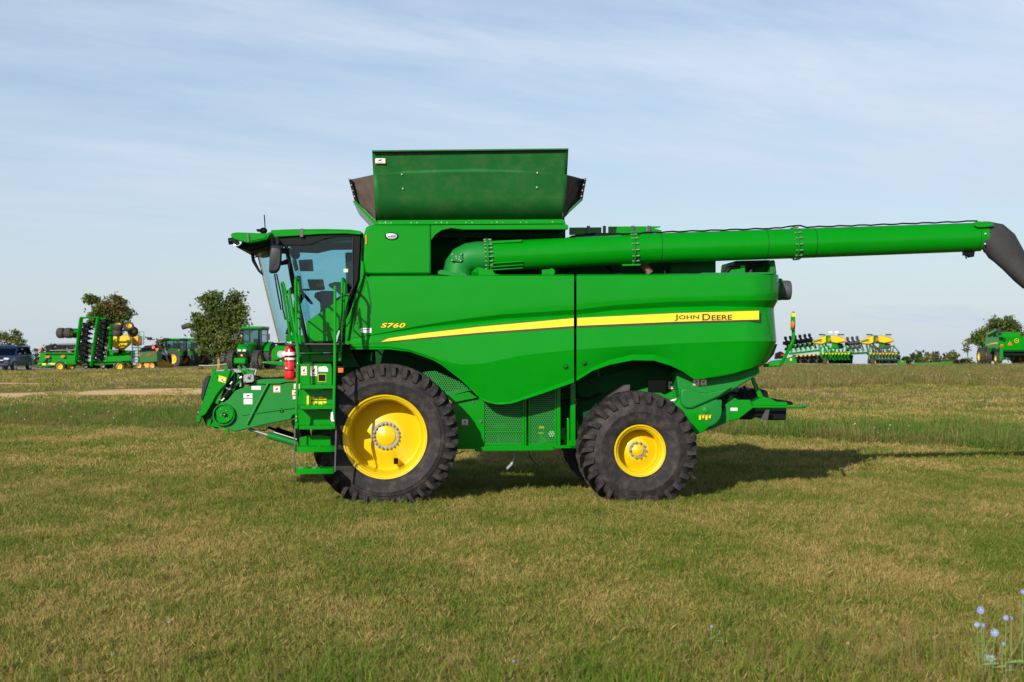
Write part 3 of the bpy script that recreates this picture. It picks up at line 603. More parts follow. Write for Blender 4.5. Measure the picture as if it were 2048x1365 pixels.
# ---- wheels
def wheel(px, py, v, far, Rt, Rr, W, hc, nl, steer=0, dish=.2):
    """rim mesh is the wheel; tyre and nuts are its children. axis +y, outer side at y = 0"""
    mb = MB(); s = Rr / .6
    prof = [(.075, Rr + .012), (.045, Rr + .016), (.028, Rr + .008), (.03, Rr - .006), (.055, Rr - .016), (.062, Rr - .03), (.075, Rr - .045), (.12, Rr - .055), (.13, Rr - .065), (dish + .03, Rr - .075 * s - .01), (dish + .05, Rr * .83), (dish + .04, Rr * .78)]
    prof += [(dish - .05, .24 * s + .03), (dish - .06, .22 * s + .02), (dish - .06, .15 * s), (dish - .08, .14 * s), (dish - .10, .08 * s), (dish - .115, .02 * s), (dish - .115, .001)]
    mb.lathe(prof, (0, 0, 0), (0, 1, 0), 72)
    back = [(W - .08, Rr + .012), (W - .08, Rr - .05), (W * .6, Rr - .06), (dish + .06, Rr - .06)]
    mb.lathe(back, (0, 0, 0), (0, 1, 0), 48)
    w = mb.build('wheel', YE, HV, smooth=30)
    p = M(px, py, 0); 
    w.location = (p.x, v, hc); w.rotation_euler = (0, 0, (math.pi if far else 0) + steer)
    # tyre
    def clampz(mb, soft=.0):
        lim = -hc + .0
        out = []
        for (x, y, z) in mb.v:
            if z < lim + .10:
                k = (lim + .10 - z) / .2; yc = W / 2; y = yc + (y - yc) * (1 + .10 * min(1, k))
            out.append((x, y, max(z, lim + soft)))
        mb.v = out
    c = Rt - .062
    half = [(.075, Rr + .005), (.04, Rr + .02), (.022, Rr + .05), (.008, Rr + (c - Rr) * .28), (0, Rr + (c - Rr) * .45), (-.006, Rr + (c - Rr) * .47), (-.006, Rr + (c - Rr) * .50), (.001, Rr + (c - Rr) * .52), (.004, Rr + (c - Rr) * .62), (.02, Rr + (c - Rr) * .66), (.03, Rr + (c - Rr) * .8), (.055, c - .045), (.10, c - .012), (.18, c), (W * .5, c + .008)]
    tp = half + [(W - a, r) for a, r in half[-2::-1]]
    mb = MB(); mb.lathe(tp, (0, 0, 0), (0, 1, 0), 96); clampz(mb); ty = mb.build('tyre', RB if not far else RBD, w, smooth=40)
    mb = MB()
    def pt(y, r, th): return Vector((r * math.sin(th), y, r * math.cos(th)))
    for side in (0, 1):
        for i in range(nl):
            th0 = 2 * math.pi * (i + .5 * side) / nl
            wd = 2 * math.pi * c / nl * .40
            path = [(W * .53, Rt, -.13 / c, .8), (W * .36, Rt + .002, -.04 / c, .8), (W * .2, Rt + .002, .05 / c, .85), (W * .07, Rt - .006, .10 / c, 1.0), (.004, Rt - .05, .12 / c, 1.15), (-.004, c - .055 - .0, .13 / c, 1.2), (.0, c - .10, .135 / c, 1.1)]
            inn = [(W * .53, c - .01), (W * .36, c - .01), (W * .2, c - .01), (W * .12, c - .03), (.06, c - .07), (.045, c - .09), (.03, c - .125)]
            rings = []
            for (y, r, dt, ww), (yi, ri) in zip(path, inn):
                h = wd * ww / 2
                a = [pt(y, r, th0 + dt - h * .72 / r), pt(y, r, th0 + dt + h * .72 / r), pt(yi, ri, th0 + dt + h * 1.15 / r), pt(yi, ri, th0 + dt - h * 1.15 / r)]
                if side: a = [Vector((q.x, W - q.y, q.z)) for q in a]
                rings.append(a)
            mb.loft(rings)
    clampz(mb, .002)
    lg = mb.build('tread', RB if not far else RBD, w, smooth=25, bevel=.006, seg=1)
    mb = MB(); nn = 20 if Rr > .5 else 10; rr = .185 * s
    if not far:
        mb.lathe([(dish - .062, .16 * s), (dish - .075, .165 * s), (dish - .075, .205 * s), (dish - .05, .21 * s)], (0, 0, 0), (0, 1, 0), 40)
        for i in range(nn):
            t = 2 * math.pi * i / nn; mb.cyl((rr * math.cos(t), dish - .05, rr * math.sin(t)), (rr * math.cos(t), dish - .115, rr * math.sin(t)), .019 * (1 if Rr > .5 else .8), n=6)
        mb.build('wheel_nuts', ST, w, smooth=25)
    return w
w1 = wheel(770, 875, .02, False, 1.045, .59, .62, .955, 36, dish=.50)
mb = MB(); a = R(200); mb.box(-.03, .03, .36, .47, -.04, .04); o = mb.build('rim_slot', DK, w1); o.location = (.145, 0, -.37)
w2 = wheel(1283, 903, .06, False, .86, .365, .72, .74, 26, steer=R(2.5), dish=.32)
wheel(770, 875, 3.58, True, 1.045, .59, .62, .955, 36)
wheel(1283, 903, 3.52, True, .86, .365, .72, .74, 26, steer=R(2.5))
# ================================================================ cab
VN, VF = .92, 2.68
VC = (VN + VF) / 2
mb = MB()
P(mb, [(532, 467), (542, 463.5), (560, 462), (602, 460), (604, 461.5), (720, 462), (726, 466), (720, 470), (690, 467.5), (640, 468.5), (600, 471.5), (560, 474), (545, 476), (530, 470)], VN - .06, VF + .06)
roof = mb.build('cab_roof', G, HV, bevel=.02, seg=3)
mb = MB(); P(mb, [(541, 466), (542, 460.5), (575, 459), (602, 458.5), (603, 462), (560, 464)], VN + .1, VF - .1); P(mb, [(606, 462), (606, 458.5), (650, 458), (700, 459.5), (718, 462)], VN + .1, VF - .1); mb.build('roof_cap', G, roof, bevel=.01)
mb = MB(); P(mb, [(600, 474), (600, 458), (605, 457), (606.5, 461), (606, 474)], VN - .07, VN + .1); mb.build('roof_seam', SD, roof)
mb = MB(); P(mb, [(461, 469.5), (464, 466.5), (472, 465), (493, 465.5), (541, 467.5), (538, 474), (533, 480), (497, 487), (478, 482), (466, 478), (462, 474)], VN - .22, VF + .22); visor = mb.build('roof_visor', G, roof, bevel=.02, seg=3)
mb = MB(); P(mb, [(499, 470), (534, 470.5), (529, 477.5), (501, 482.5)], VN - .235, VN - .2); mb.build('visor_panel', G, roof, bevel=.006)
mb = MB(); P(mb, [(494, 468.5), (497, 468.5), (499, 483), (496, 484)], VN - .245, VN - .21); mb.build('visor_strip', SD, roof)
mb = MB(); P(mb, [(466, 480), (497, 487.5), (533, 481), (545, 474), (545, 490), (515, 500), (500, 503), (490, 499), (475, 496), (468, 490)], VN + .05, VF - .05); mb.build('roof_underside', BK, roof, bevel=.02)
for v in (VN - .18, 1.5, 2.1):
    mb = MB(); mb.m(0); P(mb, [(465, 474), (482, 473), (488, 479), (486, 488), (472, 491), (465, 486)], v, v + .2)
    mb.m(1); mb.lathe([(-.006, .075), (-.012, .06), (-.008, .001)], M(474, 482, v), (-.35, -1, -.05), 18)
    mb.m(0); mb.cyl(M(467, 482, v + .1), M(457, 483.5, v + .1), .05, n=18)
    mb.build('work_light', [BK, LAMP], roof, bevel=.006)
mb = MB(); T(mb, [(530.5, 463, 1.5), (530, 452, 1.5), (528.5, 430, 1.5)], .009, 6); mb.ball(M(527, 462, 1.5), (.06, .08, .05)); mb.build('antenna', BK, roof)
mb = MB(); mb.cyl(M(519, 464, 1.2), M(519, 459, 1.2), .035, .05, n=12); mb.build('beacon_socket', BK, roof)
# black side rail under the roof + door frame
mb = MB()
P(mb, [(552, 474), (600, 472), (640, 469), (690, 468), (722, 469), (722, 474), (690, 473), (672, 474.5), (650, 478), (634, 485), (625, 489), (606, 491), (570, 491), (556, 489)], VN - .01, VN + .08)
P(mb, [(704, 472), (721, 470), (720, 500), (716, 560), (703, 592), (676, 652), (669, 687), (663, 687), (671, 650), (697, 592), (704, 575)], VN - .012, VN + .09)
P(mb, [(663, 684), (620, 684), (575, 685), (545, 686), (545, 689), (670, 689)], VN - .015, VN + .1)
P(mb, [(568, 491), (575, 491), (590, 560), (617, 684), (610, 684), (598, 640), (580, 560)], VN - .005, VN + .07)
mb.build('door_frame', BK, HV, bevel=.006)
mb = MB()
P(mb, [(575, 492), (606, 491), (625, 489), (634, 485.5), (650, 479), (672, 475), (690, 473.5), (704, 473), (704, 575), (697, 591), (611, 646), (600, 620), (590, 560)], VN + .02, VN + .03); door = mb.build('cab_door_glass', GL, HV, smooth=0)
mb = MB(); P(mb, [(611, 646), (625, 637), (694, 588.5), (700, 587), (684, 646), (666, 683.5), (620, 683.5)], VN - .03, VN + .05); dp = mb.build('door_panel', G, HV, bevel=.012)
mb = MB(); P(mb, [(687, 538), (696, 538), (696, 545), (687, 545)], VN + .005, VN + .008); mb.build('glass_sticker', pmat('pale_sticker', (.5, .6, .4), .6), door, smooth=0)
mb = MB(); T(mb, [(706, 476, VN - .02), (705.5, 500, VN - .02), (705.5, 577, VN - .02), (698, 592, VN - .02)], .011, 6); mb.build('door_seal', BG, HV)
# windscreen: curved from near pillar round to far pillar
rows = []
def wsx(k, q):   # k 0 top..1 bottom, q 0 near..1 far
    xn = 572 + (614 - 572) * k; xc = 510 + 48 * (k ** .93) ; b = math.sin(math.pi * q) ** .62
    return xn + (xc - xn) * b
for j in range(13):
    k = j / 12; line = []
    y = 493 + (684 - 493) * k
    for i in range(25):
        q = i / 24; v = VN + .03 + (VF - VN - .06) * q
        xn = M(572 + 42 * k, y, VN).x; xc = M(511.5 + 46.5 * (k ** .95), y, VC).x; z = M(560, y, VC).z
        line.append(Vector((xn + (xc - xn) * math.sin(math.pi * q) ** .6, v, z)))
    rows.append(line)
MB().grid(rows).build('windscreen', GL, HV, smooth=80)
mb = MB(); T(mb, [(511.5, 494, VC), (514, 503, VC), (534, 589, VC), (558, 685, VC)], .012, 6); mb.build('windscreen_edge', pmat('glass_edge', (.25, .2, .15), .4), HV)
# far side of the cab: window, pillars, and the rear wall
mb = MB(); P(mb, [(575, 492), (704, 474), (704, 575), (697, 591), (611, 646), (590, 560)], VF - .03, VF - .02); mb.build('cab_side_glass', GL, HV, smooth=0)
mb = MB(); P(mb, [(552, 474), (722, 469), (722, 476), (660, 479), (625, 489), (556, 490)], VF - .06, VF); P(mb, [(708, 470), (724, 470), (724, 690), (672, 690), (700, 592), (708, 575)], VF - .08, VF); P(mb, [(611, 646), (694, 588), (700, 587), (668, 686), (618, 686)], VF - .05, VF); mb.build('far_door_frame', BK, HV)
mb = MB(); P(mb, [(712, 470), (728, 470), (728, 695), (690, 695), (706, 592), (712, 575)], VN + .1, VF - .09); mb.build('cab_rear_wall', BK, HV)
mb = MB(); P(mb, [(575, 491), (600, 475), (715, 471), (715, 485), (650, 486), (620, 493)], VN + .1, VF - .1); mb.build('headliner', SEAT, HV)
mb = MB(); P(mb, [(556, 690), (556, 686), (700, 684), (700, 692)], VN, VF); mb.build('cab_floor', BK, HV)
# interior
mb = MB()
P(mb, [(597, 520), (625, 519), (627, 543), (600, 543)], 1.2, 1.22); P(mb, [(614, 559), (646, 559), (650, 580), (620, 581)], 1.35, 1.4); mb.build('cab_display', BK, HV, bevel=.01)
mb = MB(); mb.box(-.0, .05, -.0, .01, 0, .03); o = mb.build('display_screen', pmat('screen_picture', (.45, .08, .03), .5, var=.6, scale=60), HV); o.location = M(632, 574, 1.34); o.scale = (2.2, 1, 1.6)
mb = MB(); P(mb, [(570, 585), (598, 560), (602, 560), (600, 578), (646, 578), (646, 581), (600, 582), (580, 590)], 1.5, 1.53); P(mb, [(630, 586), (628, 594), (640, 606), (641, 620), (650, 622), (672, 606), (670, 582), (645, 582)], 1.3, 1.5); P(mb, [(593, 552), (601, 552), (604, 586), (596, 586)], 1.7, 1.8); mb.build('control_console', BK, HV, bevel=.02)
mb = MB(); mb.lathe([(0, .2), (.018, .215), (.036, .2), (.018, .185)], M(605, 590, 1.75), (.75, 0, .66), 28, closed=True); T(mb, [(606, 590, 1.75), (598, 604, 1.75), (575, 670, 1.75)], .04, 10); mb.build('steering_wheel', BK, HV)
mb = MB(); P(mb, [(656, 568), (670, 564), (694, 565), (700, 600), (694, 606), (670, 580), (658, 574)], 1.35, 1.9); P(mb, [(640, 620), (690, 585), (700, 600), (690, 660), (640, 660)], 1.45, 2.05); P(mb, [(690, 505), (706, 505), (708, 600), (694, 606)], 1.5, 2.0); mb.build('driver_seat', SEAT, HV, bevel=.04, seg=3)
mb = MB(); mb.cyl(M(588, 505, 1.3), M(592, 512, 1.4), .07, n=12); P(mb, [(585, 519), (592, 519), (597, 540), (590, 543), (586, 530)], 1.2, 1.26); mb.build('inner_mirror', BK, HV, bevel=.01)
mb = MB(); P(mb, [(516, 495), (540, 497), (580, 496), (600, 506), (570, 508), (520, 505)], 1.5, 1.53); mb.build('sun_blind', SEAT, HV)
# wipers, mirror
mb = MB(); T(mb, [(503, 500, 1.9), (507, 522, 1.85), (518, 542, 1.7), (526, 551, 1.65)], [.022, .03, .02, .01], 6); T(mb, [(509, 515, 1.75), (545, 507, 1.2)], .01, 6); T(mb, [(549, 548, .98), (556, 590, .98), (562, 620, .99)], .012, 6); T(mb, [(553, 548, 1.0), (562, 590, 1.0), (566, 620, 1.0), (571, 640, 1.0)], .012, 6); mb.build('wiper', BK, HV)
mb = MB(); T(mb, [(543, 470, .75), (545.5, 477, .6), (545.5, 492, .45)], .03, 10, bend=.04); P(mb, [(550, 475), (557, 472), (559, 485), (555, 492), (551, 490)], .5, .56); P(mb, [(560, 524), (574, 518), (578, 522), (576, 529), (562, 531)], .6, .64); ma = mb.build('mirror_arm', BK, HV, bevel=.005)
mb = MB()
rr = []
for dv, k in ((0, .80), (.035, .96), (.09, 1), (.16, .97), (.17, .9)):
    pts = [(541, 492), (546, 490), (556, 491), (562, 494), (563.5, 500), (562, 528), (558, 541), (552, 547), (541, 547.5), (537, 544), (537, 536), (539, 505)]
    rr.append([M(550.5 + (x - 550.5) * k + dv * 8, 519 + (y - 519) * k, .32 + dv) for x, y in pts])
mb.loft(rr); mb.build('wing_mirror', BG, HV, smooth=50, bevel=.006)
# green corner trim between cab and body
mb = MB(); P(mb, [(727, 470), (732, 455), (740, 451), (742, 560), (722, 620), (704, 690), (690, 690), (692, 640), (716, 590), (722, 545)], .75, 1.3); P(mb, [(723, 480), (727, 478), (729, 548), (724, 570), (706, 625), (697, 680), (692, 680), (700, 625), (720, 560)], .70, .76); mb.build('corner_trim', G, HV, bevel=.02)
mb = MB(); T(mb, [(724.5, 480, .68), (724, 520, .68)], .014, 8); T(mb, [(724.5, 478, .68), (728, 478, .74)], .012, 8); T(mb, [(724, 521, .68), (728, 521, .74)], .012, 8); mb.build('grab_handle', BK, HV)
mb = MB(); P(mb, [(731, 470), (733.5, 470), (733.5, 489), (731, 489)], .505, .51); mb.build('warning_decal', OR, HV, smooth=0)
# ---- cab base and platform
mb = MB(); P(mb, [(556, 688), (545, 699), (543.5, 720), (551, 722), (572, 714), (590, 714), (590, 688)], .95, 2.6); mb.build('cab_base', G, HV, bevel=.012)
mb = MB(); mb.cyl(M(561, 709, .93), M(561, 709, .96), .05, n=20); mb.cyl(M(569, 710, .9), M(569, 710, .94), .035, n=16); mb.build('base_lamp', LAMP, HV)
mb = MB(); P(mb, [(523, 724), (525, 727), (570, 732), (600, 731), (600, 726), (560, 724)], .9, 1.6); mb.build('step_plate', G, HV, bevel=.004)
mb = MB()
P(mb, [(598, 688), (696, 688), (696, 706), (598, 706)], .62, .68); P(mb, [(599, 709), (668, 709), (668, 724), (599, 724)], .56, .62); mb.build('platform_beam', G, HV, bevel=.005)
mb = MB(); P(mb, [(570, 687.5), (697, 687.5), (697, 689.5), (570, 689.5)], -.1, .95); mb.build('platform_deck', SD, HV)
mb = MB(); P(mb, [(600, 728), (662, 728), (664, 740), (664, 770), (600, 770)], -.12, -.06); P(mb, [(616, 728), (620, 728), (620, 770), (616, 770)], -.14, -.12); box_ = mb.build('ladder_back', G, HV, bevel=.004)
decal(602, 733, 614, 751.5, -.12, box_); decal(620.5, 732, 635, 753, -.12, box_); 
mb = MB(); P(mb, [(637, 734), (652, 733), (656, 738), (656, 744), (637, 743.5)], -.126, -.12); mb.build('paper_label', WH, box_, smooth=0)
decal(636, 748.5, 652, 764, -.12, box_, border=YD, fill=BK)
mb = MB(); P(mb, [(598, 780), (665, 780), (665, 812), (598, 812)], -.14, -.10); P(mb, [(597, 820), (665, 820), (665, 852), (597, 852)], -.14, -.1); P(mb, [(599, 876), (615, 872), (640, 870.5), (661, 874), (661, 897), (599, 897)], -.14, -.1); mb.build('riser_plate', G, HV, bevel=.003)
mb = MB(); Q(mb, 613.5, 792, 617.5, 810.5, -.15, -.145)
for i, (a, b) in enumerate(((0, 6), (7, 12), (14, 22), (23, 30))):
    Q(mb, 623 + a, 794 + (i % 2) * 2, 623 + b, 800, -.15, -.145); Q(mb, 623 + a, 803, 623 + b, 810 - (i % 2) * 3, -.15, -.145)
mb.build('step_pictogram', YD, HV, smooth=0)
mb = MB()
Q(mb, 676, 735.5, 687, 746, .38, .44); mb.build('amber_lamp', OL, HV, bevel=.008); mb = MB(); P(mb, [(672, 733), (689, 733), (689, 735), (672, 735)], .36, .5); mb.build('lamp_bracket', BK, HV)
mb = MB(); P(mb, [(676, 688), (700, 700), (720, 735), (690, 735), (672, 720)], .7, 1.2); P(mb, [(697, 689), (703, 689), (699, 706), (676, 706), (676, 696)], .6, .64); mb.build('cab_mount', GI, HV)
mb = MB(); P(mb, [(598, 708), (745, 704), (745, 830), (700, 850), (598, 850)], 1.15, 2.4); mb.build('axle_housing', GI, HV, bevel=.02)
# ladder
def step(x0, x1, y0, y1, v0=-.46, v1=-.10, rounded=False, name='ladder_step'):
    mb = MB(); c = (x0 + x1) / 2
    a = [M(x0, y0, v1), M(x1, y0, v1)]; u0, u1 = M(x0, y0, v0).x, M(x1, y0, v0).x; z0, z1 = M(x0, y0, v0).z, M(x0, y1, v0).z
    n = 10; fr = []
    for i in range(n + 1):
        s = i / n; e = (math.sin(math.pi * s) ** .5) * (.05 if rounded else 0.0); fr.append((u0 + (u1 - u0) * s, v0 + (.05 if rounded else 0) - e))
    poly = [Vector((u, v, z0)) for u, v in fr] + [Vector((u1, v1, z0)), Vector((u0, v1, z0))]
    mb.prism(poly, (0, 0, z1 - z0))
    o = mb.build(name, G, HV, bevel=.004)
    mb = MB()
    for f in (.3, .62):
        mb.cyl((u0 + (u1 - u0) * f, v0 + .05, z0), (u0 + (u1 - u0) * f, v0 + .05, z0 + .012), .022, n=10)
    mb.build('step_studs', GF, o)
step(599, 666, 770.5, 778); step(597, 665, 811, 819); step(595.5, 664, 852, 859.5); step(590, 670, 894, 905, -.44, -.1, True); step(590, 667, 938, 949, -.44, -.1, True)
mb = MB(); T(mb, [(578, 579.5, .0), (581, 600, -.02), (590.5, 660, -.1), (596.5, 703, -.44), (595.5, 740, -.48), (592.5, 845, -.48)], .021, 10); P(mb, [(590, 826), (596, 826), (595.5, 858), (590, 857)], -.49, -.46); l1 = mb.build('ladder_rail', G, HV)
mb = MB(); T(mb, [(670, 573, -.12), (669.8, 690, -.36), (669.5, 740, -.48), (667, 845, -.48)], .021, 10); P(mb, [(664, 826), (670, 826), (670, 858), (664.5, 858)], -.49, -.46); l2 = mb.build('ladder_rail', G, HV)
mb = MB()
for x, y in ((593, 834), (593, 841.5)): mb.ball(M(x, y, -.5), (.014, .014, .014))
mb.build('rail_bolts', ST, l1)
mb = MB(); P(mb, [(662, 825), (666, 824), (667, 838), (664, 845), (661, 838)], -.51, -.49); mb.ball(M(667.5, 842, -.5), (.014, .014, .014)); mb.build('ladder_latch', WH, l2)
for a, b in (((589.5, 852), (587.5, 943)), ((672, 853), (669.5, 944))):
    mb = MB(); P(mb, [(a[0] - 1.2, a[1]), (a[0] + 1.6, a[1]), (b[0] + 1.6, b[1]), (b[0] - 1.2, b[1])], -.43, -.415); mb.build('step_strap', SD, HV)
# hand rails (loops reach in from the ladder towards the door)
mb = MB(); T(mb, [(594, 690, -.15), (591, 575, -.15), (591, 558, -.15), (592.5, 556, .02), (596.5, 560, .3), (597.5, 575, .3), (600, 690, .3)], .019, 10, bend=.05); T(mb, [(592, 602, -.15), (598, 600, .3)], .012, 6); T(mb, [(593, 636, -.15), (599, 638, .3)], .012, 6); mb.build('hand_rail', G, HV)
mb = MB(); T(mb, [(589, 683, -.05), (575, 601, -.05), (568, 571, -.05), (566, 566, .02), (563.5, 566, .4), (564, 572, .45), (582, 683, .5)], .018, 10, bend=.04); T(mb, [(577, 606, -.05), (571, 604, .42)], .012, 6); T(mb, [(583, 643, -.05), (577, 643, .45)], .012, 6); mb.build('hand_rail', G, HV)
mb = MB(); T(mb, [(680, 722, -.2), (681.5, 690, -.2), (684, 600, -.2), (684.5, 562, -.2), (686, 557.5, -.1), (689.5, 561, .45), (689.5, 575, .45), (684.5, 648, .45), (677.5, 722, .45)], .019, 10, bend=.06); T(mb, [(684, 604, -.2), (688, 602, .45)], .012, 6); T(mb, [(682, 640, -.2), (685, 640, .45)], .012, 6); mb.build('hand_rail', G, HV)
def chain(pts, v0, v1, name='chain'):
    mb = MB(); tot = []
    for (a, b), (c, d) in zip(pts, pts[1:]):
        n = max(1, int(math.hypot(c - a, d - b) / 3.2)); tot += [(a + (c - a) * i / n, b + (d - b) * i / n) for i in range(n)]
    tot.append(pts[-1]); n = len(tot)
    for i in range(n - 1):
        (a, b), (c, d) = tot[i], tot[i + 1]; v = v0 + (v1 - v0) * i / n
        p, q = M(a, b, v), M(c, d, v); m_ = (p + q) / 2; dr = (q - p).normalized(); sd = Vector((0, 1, 0)) if i % 2 else dr.cross(Vector((0, 1, 0)))
        ln = (q - p).length * .68
        ring = [m_ + dr * ln * math.cos(t) + sd * .009 * math.sin(t) for t in [2 * math.pi * k / 8 for k in range(8)]]
        mb.tube(ring + [ring[0]], .0042, 4)
    return mb.build(name, BK, HV)
chain([(686, 592), (696, 592), (706, 590), (714, 584), (722, 570), (728, 552), (733, 545)], -.15, .5)
chain([(685, 587), (684, 620), (681, 652), (680, 690), (679, 716)], -.22, -.22)
chain([(680, 648), (686, 652), (693, 653), (699, 645), (703, 630), (706, 615)], -.2, .65)
chain([(573, 588), (574, 600), (580, 640), (585, 665)], -.06, -.06); chain([(589, 602), (588, 625), (587, 650)], -.1, .1)
# ================================================================ feeder house
fv = 1.12
mb = MB()
P(mb, [(500, 770), (509, 764.5), (514, 760), (529, 758.5), (582, 757), (596, 759), (602, 800), (602, 826), (586, 831), (582, 840), (530, 850), (484, 861), (470, 864), (458, 860), (436, 850), (430, 830), (440, 806), (456, 800), (470, 782)], fv, 2.48)
fd = mb.build('feeder_house', GF, HV, bevel=.015)
mb = MB(); P(mb, [(511, 768), (514, 761), (529, 759), (570, 758), (594, 760), (594, 764), (571, 765), (560, 768), (530, 769)], fv - .03, fv + .1); P(mb, [(484, 829.5), (503, 826.5), (590, 815), (590, 817.5), (503, 829.5), (484, 832)], fv - .015, fv + .1)
mb.build('feeder_rib', GF, fd, bevel=.008)
mb = MB(); T(mb, [(536, 768, fv - .02), (516, 806, fv - .02), (494, 849, fv - .02)], .022, 10); mb.build('feeder_strut', GF, fd)
mb = MB(); mb.lathe([(.1, .165), (-.05, .165), (-.06, .16), (-.06, .148), (.01, .145), (.01, .001)], M(448.5, 829.5, fv), (0, 1, 0), 36); dr = mb.build('drum_ring', GF, fd)
mb = MB(); P(mb, [(433, 842), (432, 822), (440, 813), (449, 810.5), (459, 813), (466, 822), (467, 832), (462, 841), (452, 847), (441, 847)], fv - .045, fv); mb.build('drum_plate', G, fd, bevel=.008)
mb = MB(); mb.cyl(M(448.6, 829.5, fv), M(448.6, 829.5, fv - .09), .03, n=16); mb.build('drum_shaft', BK, fd)
mb = MB(); mb.cyl(M(448.6, 829.5, fv - .08), M(448.6, 829.5, fv - .1), .012, n=12)
for x, y in ((442, 819), (452.5, 822), (442, 831), (454, 837), (457, 840), (444, 850)): mb.ball(M(x, y, fv - .05), (.011, .011, .011), 8, 5)
mb.build('drum_bolts', ST, fd)
mb = MB(); mb.lathe([(0, .034), (-.006, .034), (-.006, .02), (.002, .018)], M(563.5, 821.5, fv), (0, 1, 0), 16); mb.build('feeder_plug', BK, fd)
mb = MB(); P(mb, [(446.5, 862), (457, 859.5), (457.5, 865), (447, 866)], fv, fv + .1); mb.build('feeder_foot', G, fd)
decal(487, 787.5, 505, 797, fv, fd, 'paper_label', WH, True); decal(487.3, 798.5, 505, 809, fv, fd, 'paper_label', WH, False); decal(503, 772.5, 521.5, 780, fv, fd, 'paper_label', WH, False)
decal(546.5, 771.5, 561, 785.5, fv, fd, band=1.2); decal(587, 767.5, 600, 779, fv - .03, fd); decal(584, 780.5, 597, 791.5, fv - .03, fd); decal(585.5, 793, 593, 799, fv - .03, fd, 'paper_label', WH, False)
# face frame
mb = MB(); P(mb, [(396.5, 832), (402, 833.5), (411, 829), (424, 806.7), (431, 792.7), (441.6, 778.6), (452, 769), (461.5, 742), (452, 739), (444, 747.5), (428.7, 741.7), (425, 744)], fv - .06, fv - .02)
P(mb, [(397, 832), (404, 833), (470, 745), (461, 742), (425, 743)], fv - .02, 2.6)
ff = mb.build('feeder_face_frame', G, HV, bevel=.006)
mb = MB(); P(mb, [(404, 833), (412, 850), (434, 858), (446, 852), (432, 830), (440, 806), (466, 782), (476, 748), (461, 745)], fv + .06, 2.4); mb.build('feeder_throat', GI, HV)
mb = MB(); P(mb, [(434, 795), (430, 806), (436, 809), (447, 780), (452, 772), (447, 770)], fv - .01, fv + .05); P(mb, [(413, 851), (417, 841), (422, 841), (420, 853)], fv, fv + .05); P(mb, [(420, 853), (428, 841), (440, 851), (446, 857), (430, 854)], fv - .01, fv + .05); mb.build('lock_lever', G, ff)
mb = MB(); P(mb, [(443, 748), (452, 739.5), (470, 739), (486, 741), (487, 744), (470, 747)], fv + .1, 2.2); P(mb, [(429, 741), (449, 740), (445, 747)], fv + .0, 1.6); mb.build('top_plate', GR, ff)
mb = MB(); mb.cyl(M(396.5, 841, fv - .1), M(396.5, 841, fv), .03, n=14); P(mb, [(392.5, 840), (396, 832), (403, 834), (399, 847), (395, 846)], fv - .06, fv); P(mb, [(423.5, 744), (424, 733), (427.5, 733), (428.5, 744)], fv - .05, fv + .02); P(mb, [(450, 741), (450.5, 732), (455, 732), (455, 740)], fv - .05, fv + .02); mb.build('frame_lug', G, ff, bevel=.003)
for i in range(6):
    x, y = 430 - i * 6.1, 749 + i * 14.3; mb = MB() if i == 0 else mb; P(mb, [(x, y), (x + 1.1, y - 3.4), (x + 1.7, y - 3.2), (x + .6, y + .3)], fv - .063, fv - .055)
P(mb, [(434, 757), (435.6, 753), (437, 753.6), (435.4, 758)], fv - .063, fv - .055); mb.build('frame_slots', DK, ff, smooth=0)
mb = MB(); P(mb, [(404, 803), (401.5, 795), (403, 780), (407, 760), (411, 754), (418, 752), (421, 754), (412, 781), (408, 796)], fv - .02, 2.3); mb.build('hose_guard', BG, HV, bevel=.02)
mb = MB(); mb.m(0); P(mb, [(437.5, 751), (453, 755.5), (451, 767), (436.5, 762.5)], fv - .066, fv - .06); mb.m(1); P(mb, [(439.5, 756.5), (450.5, 759.5), (449.8, 764), (438.8, 761)], fv - .069, fv - .065); mb.m(2); P(mb, [(442, 759), (445, 758.7), (447, 763), (444, 761.5)], fv - .071, fv - .068); P(mb, [(446, 762.3), (450, 763.2), (450, 764.5), (446, 763.6)], fv - .071, fv - .068); mb.build('warning_decal', [YD, WH, BK], ff, smooth=0)
mb = MB(); P(mb, [(487, 752), (489, 749.5), (505, 748), (508, 751), (508.5, 762), (505, 765), (489, 767), (486.5, 764)], fv - .1, fv + .1); cb = mb.build('coupler_block', GR, HV, bevel=.01)
mb = MB(); mb.cyl(M(497.5, 756, fv - .1), M(497.5, 756, fv - .12), .02, n=14); mb.cyl(M(490, 764, fv - .1), M(490, 764, fv - .11), .01, n=8); mb.cyl(M(501, 752, fv - .1), M(501, 752, fv - .11), .01, n=8); mb.build('coupler_bolts', SD, cb)
mb = MB(); T(mb, [(508, 757, fv), (513, 740, fv), (512, 740, fv + .3), (492, 738.5, fv + .3), (488, 742, fv + .3)], .014, 8, bend=.02); mb.build('coupler_handle', GR, HV)
mb = MB(); P(mb, [(474, 733), (477, 731.5), (490, 747), (486, 748)], fv - .02, fv + .02); P(mb, [(484, 733), (487, 731), (500, 745), (497, 748)], fv + .15, fv + .19); P(mb, [(487, 742), (507, 742.5), (507, 750), (487, 750)], fv + .05, fv + .2); mb.build('coupler_arm', G, HV)
mb = MB(); P(mb, [(485, 764), (510, 763), (508, 770), (488, 770)], fv + .02, fv + .2)
T(mb, [(508, 753, fv + .05), (515, 754, fv + .1), (525, 757, fv + .1), (545, 757, fv + .1), (575, 755, fv + .1), (600, 757, fv + .1)], .016, 8); T(mb, [(510, 758, fv + .1), (518, 759, fv + .2), (540, 757, fv + .2)], .014, 8)
